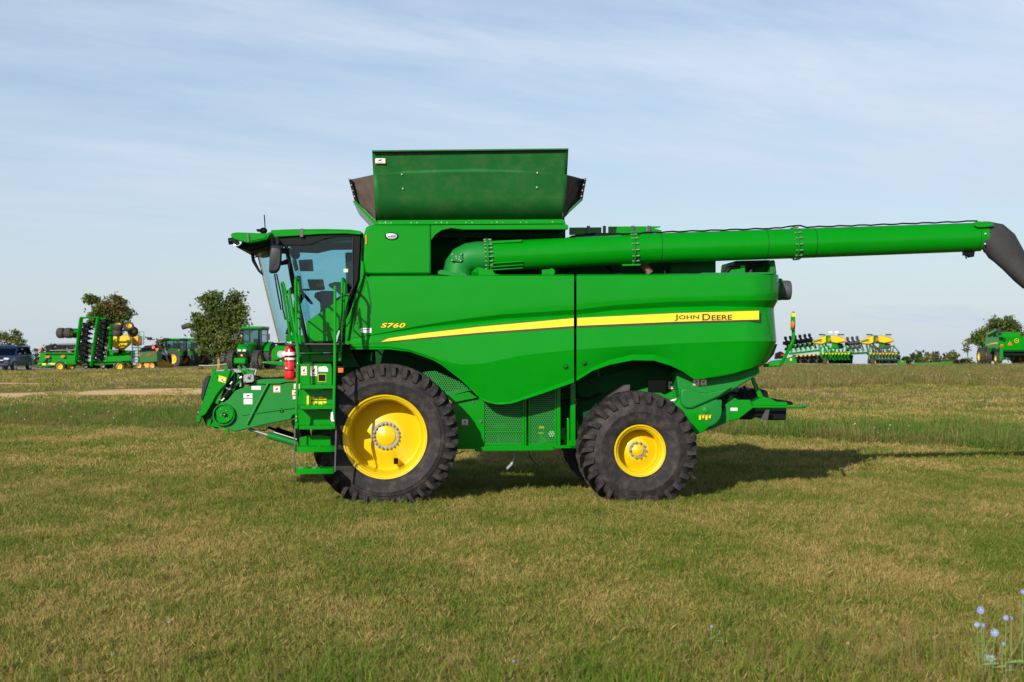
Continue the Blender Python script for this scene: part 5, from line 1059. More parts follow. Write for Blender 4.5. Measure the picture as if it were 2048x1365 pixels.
def bgwheel(c, ax, r, w, rim, parent, rimmat=YE, tyremat=RBD, name='wheel', lugs=0):
    """tyre with a rim child; c centre, ax axis"""
    c = Vector(c); ax = Vector(ax).normalized(); mb = MB()
    mb.lathe([(-w * .42, rim), (-w * .5, rim + (r - rim) * .3), (-w * .5, r * .88), (-w * .36, r), (w * .36, r), (w * .5, r * .88), (w * .5, rim + (r - rim) * .3), (w * .42, rim)], c, ax, 28)
    if lugs:
        X, Y = mb.frame(ax)
        for sd in (-1, 1):
            for i in range(lugs):
                t0 = 2 * math.pi * (i + .25 * (sd + 1)) / lugs; dt = 2.4 / lugs; f = lambda a, rr, th: c + ax * a + (X * math.cos(th) + Y * math.sin(th)) * rr
                th = .22 * 2 * math.pi / lugs
                mb.hexa([f(0, r * .985, t0 - th), f(0, r * .985, t0 + th), f(sd * w * .5, r * .95, t0 + dt + th), f(sd * w * .5, r * .95, t0 + dt - th), f(0, r * 1.045, t0 - th), f(0, r * 1.045, t0 + th), f(sd * w * .5, r * 1.035, t0 + dt + th), f(sd * w * .5, r * 1.035, t0 + dt - th)])
    o = mb.build(name, tyremat, parent, smooth=40)
    mb = MB()
    for s_ in (-1, 1): mb.lathe([(s_ * w * .44, rim * 1.02), (s_ * w * .46, rim * .94), (s_ * w * .25, rim * .85), (s_ * w * .1, rim * .4), (s_ * w * .3, rim * .3), (s_ * w * .34, .001)], c, ax, 22)
    mb.build('rim', rimmat, o, smooth=30); return o
MG = 'farm machines parked behind the big harvester'
# ---- dark blue car
def car():
    X = (12 - 1024) * 97 / F; a = math.atan2(-.90, .43) ; root = thing('parked_car', 'dark blue estate-type off-road car parked at the left edge of the photo', 'car', (X - .3, 98.5, gz(X, 98.5)), R(-91))
    mb = MB()
    # lower body, x forward
    sec = [(-2.42, .5, .98, .86), (-2.3, .38, 1.12, .91), (-1.5, .36, 1.15, .93), (0, .36, 1.13, .93), (1.0, .36, 1.10, .93), (1.5, .38, 1.06, .92), (2.2, .42, .98, .88), (2.38, .45, .86, .80)]
    mb.loft([[(x, -w, z0), (x, -w * 1.0, (z0 + z1) / 2), (x, -w * .95, z1 - .08), (x, -w * .82, z1), (x, w * .82, z1), (x, w * .95, z1 - .08), (x, w, (z0 + z1) / 2), (x, w, z0)] for x, z0, z1, w in sec]); body = mb.build('body', BLUE, root, smooth=40, bevel=.02)
    mb = MB(); mb.loft([[(x, -w, z) for w in (1,)] + [] for x, z in ()]) if False else None
    mb.hexa([(-2.3, -.82, 1.1), (1.0, -.82, 1.08), (1.0, .82, 1.08), (-2.3, .82, 1.1), (-1.95, -.66, 1.74), (.15, -.66, 1.74), (.15, .66, 1.74), (-1.95, .66, 1.74)]); mb.build('roof', BLUE, root, bevel=.05)
    for s in (-1, 1):
        mb = MB()
        for x0, x1, t0, t1 in ((.05, .78, -.02, .16), (-.85, -.03, -.80, -.10), (-1.9, -.95, -1.72, -.90)):
            yb, yt = .83 * s, .70 * s; mb.hexa([(x0, yb, 1.16), (x1, yb, 1.16), (x1, yb - .05 * s, 1.16), (x0, yb - .05 * s, 1.16), (t0, yt, 1.64), (t1, yt, 1.64), (t1, yt - .05 * s, 1.64), (t0, yt - .05 * s, 1.64)])
        mb.build('side_windows', GLD if s > 0 else GLD, root)
        mb = MB(); mb.box(-1.4, 1.4, .925 * s, .945 * s, .56, .70); mb.build('side_cladding', BLUE2, root)
        mb = MB(); mb.tube([(-1.8, .6 * s, 1.82), (0, .6 * s, 1.82)], .025, 6); mb.build('roof_rail', BK, root)
        mb = MB(); mb.box(.75, .9, .95 * s, 1.15 * s, 1.08, 1.26) if s > 0 else mb.box(.75, .9, -1.15, -.95, 1.08, 1.26); mb.build('wing_mirror', BG, root, bevel=.03)
        mb = MB(); mb.box(2.2, 2.42, .5 * s, .86 * s, .78, .92) if s > 0 else mb.box(2.2, 2.42, -.86, -.5, .78, .92); mb.build('headlight', LAMP, root, bevel=.03)
        for x in (1.45, -1.42): bgwheel((x, .84 * s, .36), (0, 1, 0), .37, .24, .24, root, LAMP)
        mb = MB()
        for x in (-.15, -1.0): mb.box(x - .06, x + .06, .93 * s - .01, .93 * s + .025, .93, .97)
        mb.build('door_handle', BK, root)
    mb = MB(); mb.quad((1.03, -.72, 1.10), (1.03, .72, 1.10), (.24, .60, 1.66), (.24, -.60, 1.66)); mb.build('windscreen', GLD, root, smooth=0)
    mb = MB(); mb.box(2.36, 2.44, -.48, .48, .60, .90); mb.build('grille', BK, root); mb = MB(); mb.box(2.41, 2.46, -.5, .5, .73, .79); mb.build('grille_bar', ST, root)
    mb = MB(); mb.box(2.25, 2.5, -.85, .85, .36, .58); mb.build('bumper', BLUE, root, bevel=.05)
car()
# ---- tractors; local x forward, y left
def tractor(name, label, px, Y, head, sc=1.0, hood='low', group='green tractors parked in the background', dz=0, lite=False):
    X = (px - 1024) * Y / F; root = thing(name, label, 'tractor', (X, Y, gz(X, Y) + dz), head, group)
    S = lambda *a: tuple(v * sc for v in a)
    def bx(mb, x0, x1, y0, y1, z0, z1): mb.box(*S(x0, x1, y0, y1, z0, z1)); return mb
    for s in (-1, 1):
        bgwheel(S(-.35, .98 * s, .98), (0, 1, 0), .98 * sc, .52 * sc, .50 * sc, root, lugs=18); bgwheel(S(2.55, .92 * s, .72), (0, 1, 0), .72 * sc, .46 * sc, .36 * sc, root, lugs=16)
    mb = MB(); mb.loft([[S(x, -w, z0), S(x, -w, z1 - .12), S(x, -w * .6, z1), S(x, w * .6, z1), S(x, w, z1 - .12), S(x, w, z0)] for x, w, z0, z1 in ((.9, .42, 1.0, 2.02), (2.0, .38, .98, 1.92), (3.0, .34, .98, 1.70), (3.2, .28, 1.0, 1.5))]); mb.build('bonnet', G, root, smooth=30)
    mb = bx(MB(), 3.12, 3.24, -.3, .3, .85, 1.36); mb.build('grille', BK, root)
    mb = MB()
    for s in (-1, 1): bx(mb, 3.10, 3.26, (.06 if s > 0 else -.30), (.30 if s > 0 else -.06), 1.38, 1.52)
    mb.build('headlights', LAMP, root)
    mb = bx(MB(), 3.2, 3.75, -.42, .42, .52, .92); mb.build('front_weight', G, root, bevel=.05)
    if not lite: MB().cyl(S(3.25, 0, 1.1), S(3.26, 0, 1.1), .07 * sc, n=14).build('round_emblem', YD, root)
    mb = bx(MB(), -.6, 3.0, -.28, .28, .55, 1.1); bx(mb, 2.4, 2.7, -.8, .8, .6, .8); bx(mb, -.5, -.2, -.85, .85, .85, 1.1); mb.build('chassis', GI, root)
    mb = MB()
    for s in (-1, 1):
        pts = [S(-.35 + 1.12 * math.cos(t), (.66 if s > 0 else -1.2), .98 + 1.12 * math.sin(t)) for t in [math.pi * f / 8 for f in range(1, 8)]]; pts2 = [S(-.35 + 1.05 * math.cos(t), (.66 if s > 0 else -1.2), .98 + 1.05 * math.sin(t)) for t in [math.pi * f / 8 for f in range(7, 0, -1)]]
        mb.prism(pts + pts2, (0, .54 * sc, 0))
    mb.build('fenders', G, root)
    mb = bx(MB(), -.95, 1.0, -.78, .78, 3.02, 3.2); mb.build('cab_roof', G, root, bevel=.05)
    mb = bx(MB(), -.9, .95, -.74, .74, 2.93, 3.02)
    for x in (-.8, .85):
        for y in (-.7, .7): mb.tube([S(x, y, 1.4), S(x * .97, y * .97, 2.95)], .05 * sc, 6)
    bx(mb, -.8, .85, -.7, .7, 1.15, 1.45); mb.build('cab_frame', BK, root)
    mb = MB(); bx(mb, -.79, .84, -.69, -.68, 1.45, 2.93); bx(mb, -.79, .84, .68, .69, 1.45, 2.93); bx(mb, .83, .84, -.68, .68, 1.45, 2.93); bx(mb, -.79, -.78, -.68, .68, 1.45, 2.93); mb.build('cab_glass', GLB, root, smooth=0)
    mb = bx(MB(), -.35, .15, -.25, .25, 1.45, 1.75); bx(mb, -.4, -.25, -.25, .25, 1.7, 2.3); mb.build('seat', SEAT, root, bevel=.05)
    mb = MB(); mb.tube([S(.95, .55, 1.7), S(.95, .55, 2.95)], .07 * sc, 8); mb.tube([S(.95, .55, 1.35), S(.95, .55, 1.75)], .12 * sc, 8); mb.build('exhaust_stack', BK, root)
    for s in (-1, 1):
        mb = MB(); mb.tube([S(.85, .7 * s, 2.6), S(.9, 1.2 * s, 2.6)], .02, 5); mb.box(*[v * sc for v in ((.86, .92, 1.1, 1.35, 2.2, 2.65) if s > 0 else (.86, .92, -1.35, -1.1, 2.2, 2.65))]); mb.build('wing_mirror', BG, root)
        MB().ball(S(-.95, .9 * s, 1.95), (.09 * sc, .07 * sc, .1 * sc), 8, 5).build('tail_lamp', OL, root)
    return root
tractor('farm_tractor', 'big green tractor facing the camera, just left of the harvester cab', 511, 99, R(-97), .95)
tractor('farm_tractor', 'small green cab tractor behind the orange mower, left one of the pair', 353, 131, R(158), .86, lite=True, dz=-.2)
tractor('farm_tractor', 'small green cab tractor nearest the tree, right one of the pair', 388, 136, R(158), .88, lite=True, dz=-.2)
# ---- distant harvesters; local x forward
def harvester(label, X, Y, head, zoff=0, tube='folded', lite=False):
    root = thing('combine_harvester', label, 'combine harvester', (X, Y, gz(X, Y) + zoff), head, 'green combine harvesters in the background')
    mb = MB(); pr = lambda pts, y0, y1: mb.prism([(x, y0, z) for x, z in pts], (0, y1 - y0, 0))
    for s in (-1, 1):
        mb = MB(); mb.prism([(x, 1.58 * s, z) for x, z in ((2.6, 3.15), (-3.15, 3.2), (-3.1, 2.0), (-2.6, 1.75), (-1.9, 1.7), (-1.4, 1.95), (-.8, 1.95), (-.2, 1.7), (.6, 1.35), (1.2, 1.6), (1.9, 2.1), (2.9, 2.15))], (0, -.1 * s, 0)); sh = mb.build('side_shield', G, root, bevel=.02)
        mb = MB(); n = 12; up = [(2.2 - 5.0 * i / n, 1.60 * s, 2.32 + .28 * math.sin(i / n * 1.57)) for i in range(n + 1)]; lo_ = [(2.3 - 5.1 * i / n, 1.60 * s, 2.27 + .13 * math.sin(i / n * 1.57) + 0) for i in range(n + 1)]; mb.grid([up, lo_]); mb.build('yellow_stripe', YD, sh)
        bgwheel((1.75, 1.55 * s, .98), (0, 1, 0), .98, .55, .52, root, lugs=22); bgwheel((1.75, 2.3 * s, .98), (0, 1, 0), .98, .55, .52, root, lugs=22); bgwheel((-1.9, 1.35 * s, .76), (0, 1, 0), .76, .6, .36, root, lugs=18)
    mb = MB(); mb.box(-3.1, 2.5, -1.5, 1.5, 1.55, 3.1); mb.box(-2.5, 1.2, -1.0, 1.0, .9, 1.6); mb.build('chassis', GI, root)
    mb = MB(); mb.hexa([(-3.2, -1.5, 1.7), (-3.0, -1.5, 1.6), (-3.0, 1.5, 1.6), (-3.2, 1.5, 1.7), (-3.3, -1.5, 3.2), (-3.0, -1.5, 3.2), (-3.0, 1.5, 3.2), (-3.3, 1.5, 3.2)]); rd = mb.build('rear_door', G, root, bevel=.03)
    mb = MB(); mb.cyl((-3.27, -.3, 2.75), (-3.31, -.3, 2.75), .26, n=20); mb.build('round_emblem', BK, rd); mb = MB(); mb.lathe([(0, .24), (-.01, .24), (-.01, .19), (0, .19)], (-3.32, -.3, 2.75), (1, 0, 0), 20, closed=True); mb.box(-3.35, -3.33, -.42, -.2, 2.7, 2.78); mb.build('emblem_ring', YD, rd)
    mb = MB(); mb.prism([(-3.27, .18, 2.25), (-3.27, .68, 2.25), (-3.27, .43, 2.68)], (-.03, 0, 0)); mb.build('warning_triangle', RS, rd)
    mb = MB(); mb.box(-3.30, -3.2, 1.15, 1.45, 2.2, 2.32); mb.build('tail_lamp', OL, rd); mb = MB(); mb.box(-3.30, -3.2, 1.15, 1.45, 2.0, 2.12); mb.build('tail_reflector', RD, rd)
    mb = MB(); mb.lathe([(0, .2), (-.15, .2), (-.16, .1), (-.1, .09)], (-3.25, 1.1, 2.9), (1, 0, 0), 16); mb.build('air_intake', BK, root)
    mb = MB(); mb.box(-.6, 2.5, -1.5, 1.5, 3.1, 3.75); mb.build('grain_tank', G, root, bevel=.04)
    mb = MB(); mb.hexa([(2.5, -.9, 2.0), (4.1, -.8, 2.0), (4.1, .8, 2.0), (2.5, .9, 2.0), (2.5, -.9, 3.6), (4.35, -.9, 3.5), (4.35, .9, 3.5), (2.5, .9, 3.6)]); mb.build('cab_glass', GLD, root)
    mb = MB(); mb.box(2.5, 4.7, -1.0, 1.0, 3.55, 3.75); mb.build('cab_roof', G, root, bevel=.04)
    mb = MB(); mb.box(2.4, 4.2, -1.4, 1.4, 1.8, 2.0); mb.box(3.8, 5.5, -.7, .7, .5, 1.6); mb.build('feeder_house', G, root)
    for s in (1,):
        mb = MB()
        for x in (2.7, 3.4, 4.1): mb.tube([(x, 1.4 * s, 2.0), (x, 1.4 * s, 3.0)], .03, 5)
        for z in (2.5, 3.0): mb.tube([(2.7, 1.4 * s, z), (4.1, 1.4 * s, z)], .03, 5)
        mb.build('hand_rail', G, root)
        mb = MB(); mb.tube([(4.1, 1.9, .5), (3.9, 1.6, 2.0)], .04, 5); mb.tube([(4.5, 1.9, .5), (4.3, 1.6, 2.0)], .04, 5)
        for f in (.1, .35, .6, .85): mb.tube([(4.1 - .2 * f, 1.9 - .3 * f, .5 + 1.5 * f), (4.5 - .2 * f, 1.9 - .3 * f, .5 + 1.5 * f)], .04, 5)
        mb.build('ladder', G, root)
    mb = MB(); mb.box(-4.2, -3.0, -1.3, 1.3, 1.1, 1.35); mb.build('straw_spreader', BK, root); mb = MB(); mb.box(-3.8, -3.0, -1.5, -1.3, .5, 1.8); mb.box(-3.8, -3.0, 1.3, 1.5, .5, 1.8); mb.tube([(-3.0, 1.4, .4), (-4.3, 1.4, .9)], .05); mb.build('rear_frame', G, root)
    if tube == 'folded':
        mb = MB(); mb.tube([(1.6, 1.35, 3.3), (1.4, 1.5, 3.45), (.9, 1.55, 3.5), (-3.6, 1.75, 3.95)], .22, 16); mb.build('unloading_tube', G, root); mb = MB(); mb.tube([(-3.55, 1.75, 3.95), (-4.0, 1.8, 3.9), (-4.5, 1.85, 3.45)], [.23, .27, .2], 14); mb.build('rubber_spout', FG, root)
    return root
harvester('distant green harvester with an orange triangle on its back, cut by the right edge', 52.9, 152.4, R(86), -.02).scale = (.94, .94, .94)
# the harvester hidden behind the big one; its swung-out tube passes behind the tree
Yh = 122; hx = (600 - 1024) * Yh / F
hb = harvester('distant green harvester hidden behind the cab, its long tube reaching left past the tree', hx, Yh + 2, R(100), -1.0, tube=None)
mb = MB(); inv = (Matrix.Translation((hx, Yh + 2, gz(hx, Yh + 2) - 1.0)) @ Matrix.Rotation(R(100), 4, 'Z')).inverted()
mb.tube([inv @ B(580, 712, Yh + 1), inv @ B(540, 701, Yh), inv @ B(384, 652.5, Yh - 1)], .20, 14); mb.build('unloading_tube', G, hb)
mb = MB(); mb.tube([inv @ B(386, 653, Yh - 1), inv @ B(376, 651.5, Yh - 1), inv @ B(364, 655.5, Yh - 1)], [.22, .24, .2], 12); mb.build('rubber_spout', FG, hb)
mb = MB(); mb.ball(inv @ B(482, 675, Yh - .5), (.12, .12, .1), 8, 5); mb.build('beacon', OL, hb)
# ---- grain header on its trailer, behind the car
h = Bg(130, 112, 'grain_header', 'long green grain header with black reel between the blue car and the folded seeder', 'harvester header', MG)
mb = MB(); h.P(mb, [(80, 710), (84, 706), (170, 706), (170, 726), (82, 726), (79, 722)], 0, 1.0); h.b(mb, 'header_back', G, .03)
mb = MB(); h.P(mb, [(78, 724), (79, 712), (83, 706), (92, 706), (93, 726), (90, 732), (80, 733)], -.15, .1); h.b(mb, 'end_shield', G, .03)
mb = MB(); h.P(mb, [(90, 706), (170, 705.5), (170, 708), (90, 708)], -.25, 0); h.b(mb, 'top_beam', G)
mb = MB(); h.T(mb, [(97, 701, .7), (165, 699.5, .7)], .09, 8)
for i in range(12): x = 98 + i * 5.5; h.T(mb, [(x, 703.5, .5), (x + 1, 696, .9)], .03, 4)
h.P(mb, [(93, 704), (94, 694), (98, 690), (103, 691), (104, 704)], .3, .9); h.Q(mb, 112, 690, 165, 694, 1.0, 1.1); h.b(mb, 'reel', BK)
mb = MB(); h.T(mb, [(100, 701.5, .2), (160, 700, .2)], .035, 6); h.b(mb, 'reel_bar', ST)
mb = MB(); h.P(mb, [(74, 733), (112, 727), (150, 727), (150, 732), (110, 732), (78, 736)], -.5, .5); h.b(mb, 'trailer_frame', G, .02)
mb = MB(); h.T(mb, [(74, 738, -.4), (88, 726, -.4), (96, 718, -.3)], .06); h.T(mb, [(82, 738, -.5), (98, 724, -.4)], .05); h.b(mb, 'dividers', BK)
mb = MB(); h.Q(mb, 84, 727, 92, 731, -.58, -.52); h.Q(mb, 101, 727, 111, 730, -.58, -.52); h.b(mb, 'yellow_decal', YD)
for x in (94.5, 125): mb = MB(); h.Q(mb, x - 3, 712, x + 4, 716, -.27, -.22) if x < 100 else h.Q(mb, x - 3, 711, x + 4, 715, -.27, -.22); h.b(mb, 'orange_reflector', RS)
mb = MB(); h.P(mb, [(76.5, 697), (83.5, 697), (80, 704)], -.1, -.06); h.T(mb, [(80, 704, -.08), (84, 712, -.08)], .015, 4); h.b(mb, 'warning_triangle', RS)
mb = MB(); h.Q(mb, 90, 731.5, 150, 736, .6, .75); h.b(mb, 'trailer_deck', GR)
# ---- folded seeder: two upright wing frames full of black openers
h = Bg(180, 106, 'folded_seeder', 'tall folded seeding machine of green uprights and black arms, wheels held in the air', 'seeder', MG)
for (a, b, c) in (((161, 637), (149, 730), .16), ((195.5, 636), (182, 733), .16), ((222, 650), (219, 700), .12)):
    mb = MB(); h.T(mb, [(a[0], a[1], 0), (b[0], b[1], 0)], .11, 4); h.T(mb, [(a[0] + 3, a[1], 1.6), (b[0] + 3, b[1], 1.6)], .11, 4); h.b(mb, 'wing_upright', G)
mb = MB(); h.T(mb, [(160, 636, 0), (196, 635.5, 0)], .07, 4); h.T(mb, [(196, 637.5, .3), (210, 638, .3)], .07, 4); h.T(mb, [(160, 648, .8), (194, 648, .8)], .05, 4); h.T(mb, [(156, 664, 0), (146, 664, 0)], .1, 4); h.b(mb, 'top_beam', G)
for wi, (x0t, x0b) in enumerate(((164, 152), (196, 184))):
    for i in range(9):
        y = 650 + i * 9.6 - (6 if wi else 0); f = (y - 640) / 92; x = x0t + (x0b - x0t) * f
        mb = MB(); d = rnd.uniform(-.3, .3)
        h.T(mb, [(x, y + 3, -.35 + d), (x + 8, y + 1, -.4 + d), (x + 17, y - .5, -.4 + d)], .055, 6); h.T(mb, [(x + 2, y - 2, .2), (x + 12, y - 3, .2), (x + 21, y - 3, .2)], .05, 6)
        c = h.q(x + 18, y - 3.0, -.1); mb.lathe([(-.03, .001), (-.02, .2), (.02, .2), (.03, .001)], c, (.25, .5, 1), 16); c = h.q(x + 22, y - 1.5, .4); mb.lathe([(-.05, .001), (-.04, .15), (.04, .15), (.05, .001)], c, (.3, .3, 1), 14)
        c = h.q(x + 13, y - 1, -.2); mb.box(c.x - .12, c.x + .12, c.y - .1, c.y + .1, c.z - .1, c.z + .08)
        c = h.q(x + 8, y + 2, .3); mb.lathe([(-.05, .001), (-.04, .17), (.04, .17), (.05, .001)], c, (.6, .5, .6), 12); h.T(mb, [(x + 6, y + 5, .5), (x + 14, y - 5, .6), (x + 20, y + 2, .6)], .05, 5)
        h.b(mb, 'seed_opener', BK)
for wi, (x0t, x0b) in enumerate(((176, 168), (208, 203))):
    mb = MB(); h.T(mb, [(x0t, 642, .9), (x0b, 728, .9)], .07, 4); h.T(mb, [(x0t + 6, 650, 1.3), (x0b - 6, 690, 1.3)], .05, 4); h.T(mb, [(x0t - 6, 670, 1.3), (x0b + 8, 712, 1.3)], .05, 4); h.b(mb, 'inner_bar', G)
for x, y, r in ((122.5, 666.5, .39), (137.5, 666.5, .39), (151, 667, .36)): bgwheel(h.q(x, y, -.1 if x < 150 else 1.2), (1, -.25, 0), r, .5, .2, h.root)
mb = MB(); h.T(mb, [(128, 666.5, 0), (158, 664, .3)], .06, 5); h.b(mb, 'wheel_arm', G)
for x, y in ((236, 653), (235, 666), (257.5, 654), (266, 664)): bgwheel(h.q(x, y, .2 if x < 260 else .9), (.35 if x > 250 else .1, -.3 if x < 250 else -.75, 1 if x < 250 else .45), .38, .4, .2, h.root)
mb = MB(); h.T(mb, [(225, 661, .4), (240, 661, .4), (262, 661, .5)], .07, 5); h.T(mb, [(236, 648, .2), (236, 670, .2)], .05, 5); h.b(mb, 'wheel_arm', G)
mb = MB(); h.P(mb, [(150, 730), (150, 726), (192, 722), (260, 718), (264, 724), (240, 728), (195, 731)], .2, 1.2); h.P(mb, [(205, 714), (260, 711), (262, 722), (205, 725)], 0, .4); h.T(mb, [(186, 722, 0), (215, 722, 0), (214, 714, 0)], .05, 4); h.b(mb, 'main_frame', G, .02)
for x0 in (168, 204):
    mb = MB()
    for i in range(4): h.T(mb, [(x0 + i * 3.2 - j * .9 + (1.6 if j % 2 else -1.6), 646 + j * 7.5, 1.0) for j in range(11)], .07, 5)
    h.b(mb, 'seed_hose_bundle', BK)
mb = MB()
for i in range(10): c = h.q(172 + i * 5.6, 733 - (i % 2), .4 + .3 * (i % 3)); mb.lathe([(-.03, .001), (-.03, .2), (.03, .2), (.03, .001)], c, (1, -.6, 0), 14)
h.b(mb, 'ground_discs', BK)
for x in (171, 205.5): bgwheel(h.q(x, 732, -.3), (.1, -1, 0), .2, .1, .15, h.root, SD)
for x, r in ((120, .40), (141, .36), (239, .40)): bgwheel(h.q(x, 733.5, -.5 if x != 141 else .2), (.15, -1, 0), r, .35, .22, h.root)
mb = MB(); h.P(mb, [(132, 729), (132, 725), (150, 722), (152, 729)], -.3, .2); h.b(mb, 'wheel_beam', G)
# ---- yellow seed tank cart
h = Bg(250, 110, 'seed_tank_cart', 'yellow seed tank on a green cart with a green ladder, right of the folded seeder', 'seed cart', MG)
mb = MB(); mb.loft([[h.q(x, y, d0 + .0) for x, y in pts] for d0, pts in ((0, [(224, 676), (230, 671), (258, 669), (263, 674), (263, 688), (250, 699), (232, 699), (221, 691)]), (-.35, [(226, 678), (232, 673.5), (256, 672), (260, 676), (260, 687), (248, 696), (234, 696), (224, 690)]), )][::-1] + [[h.q(x, y, 1.6) for x, y in [(224, 676), (230, 671), (258, 669), (263, 674), (263, 688), (250, 699), (232, 699), (221, 691)]]]); o = h.b(mb, 'tank', YE, .05, smooth=40)
mb = MB(); h.P(mb, [(264, 674), (270, 670), (277, 673), (277, 690), (270, 693), (264, 690)], .6, 1.8); h.b(mb, 'tank', ORY, .05)
mb = MB(); h.P(mb, [(234, 703), (236, 699), (246, 699), (246, 703), (242, 708), (237, 708)], .2, .8); h.b(mb, 'tank_hopper', ORY, .02)
mb = MB(); vs, fs = textmesh('John Deere', 1, sc) if False else textmesh('JOHN DEERE'); vs = fit(vs, 0, .52, 0, .05); c0 = h.q(239.5, 684.5, -.37); mb.add([(c0.x + x, c0.y, c0.z + y) for x, y in vs], fs); mb.box(c0.x - .12, c0.x - .05, c0.y - .003, c0.y, c0.z - .02, c0.z + .08); mb.build('tank_lettering', DP, o, smooth=0)
for s in (265, 276.5):
    mb = MB(); h.T(mb, [(s - (1 if s < 270 else 0), 664, -.2), (s + .5, 733, -.3)], .035, 5); h.b(mb, 'ladder_rail', G)
mb = MB()
for i in range(8): y = 690 + i * 6; h.T(mb, [(266, y, -.25), (277, y, -.25)], .035, 5)
h.b(mb, 'ladder_rungs', G)
mb = MB(); h.P(mb, [(212, 702), (222, 700), (262, 702), (262, 718), (240, 722), (214, 716)], .2, 1.4); h.T(mb, [(270, 665, .4), (288, 664, .4), (287, 690, .4)], .03, 5); h.T(mb, [(279, 664, .4), (282, 690, .4)], .03, 5); h.b(mb, 'cart_frame', G, .02)
mb = MB(); h.P(mb, [(225, 702), (232, 700), (236, 702), (236, 705), (226, 706)], -.0, .2); h.b(mb, 'white_label', WH)
for x, r in ((240, .42), (257, .36)): bgwheel(h.q(x, 733, -.4 if x < 250 else .6), (.15, -1, 0), r, .35, .22, h.root)
mb = MB(); h.Q(mb, 279, 681, 281, 687, .3, .35); h.b(mb, 'tail_reflector', RD)
# ---- dark green box machine
h = Bg(298, 118, 'hay_conditioner', 'dark green boxy machine with small orange wheels between the ladder and the orange mower', 'farm machine', MG)
mb = MB(); h.P(mb, [(278, 705), (314, 702), (315, 724), (280, 726)], 0, 1.6); h.b(mb, 'body', GD, .04)
mb = MB(); h.P(mb, [(280, 700), (290, 692), (312, 690), (316, 700), (314, 703), (280, 705)], .1, 1.5); h.T(mb, [(283, 698, 0), (314, 695, 0)], .1, 6); h.b(mb, 'top_cover', BK, .03)
mb = MB(); h.Q(mb, 295, 708, 304, 712, -.05, 0); h.b(mb, 'tail_reflector', RD); mb = MB(); h.Q(mb, 279, 709, 284, 712, -.05, 0); h.b(mb, 'tail_lamp', RD)
for x in (278, 304): bgwheel(h.q(x, 732, -.1), (.1, -1, 0), .27, .2, .2, h.root, ORY)
mb = MB(); h.P(mb, [(289, 738), (288, 726), (297, 725), (299, 732), (297, 738)], .2, .4); h.b(mb, 'skid', ORY, .02)
mb = MB(); h.P(mb, [(310, 697), (317, 697), (317, 699.5), (313.5, 703.5)], -.3, -.26); h.P(mb, [(304, 692), (309, 692), (309, 698), (304, 698)], -.3, -.2); h.b(mb, 'orange_marker', RS)
# ---- orange mower
h = Bg(328, 121, 'disc_mower', 'orange-yellow mower with a grey upright frame in front of the left small tractor', 'mower', MG)
mb = MB(); h.P(mb, [(313, 731), (316, 721), (322, 719), (336, 726), (345, 730), (340, 735), (322, 737)], -.2, .8); h.b(mb, 'mower_deck', ORY, .05)
mb = MB(); h.P(mb, [(320, 716), (322, 704), (330, 703), (342, 710), (343, 726), (336, 728), (326, 722)], .2, .5); h.b(mb, 'upright_frame', BG, .03)
mb = MB(); h.T(mb, [(318, 722, 0), (324, 706, 0), (332, 712, .1), (338, 728, 0)], .07, 6); h.T(mb, [(330, 700, 0), (336, 712, 0)], .05, 6); h.b(mb, 'lift_arm', GR)
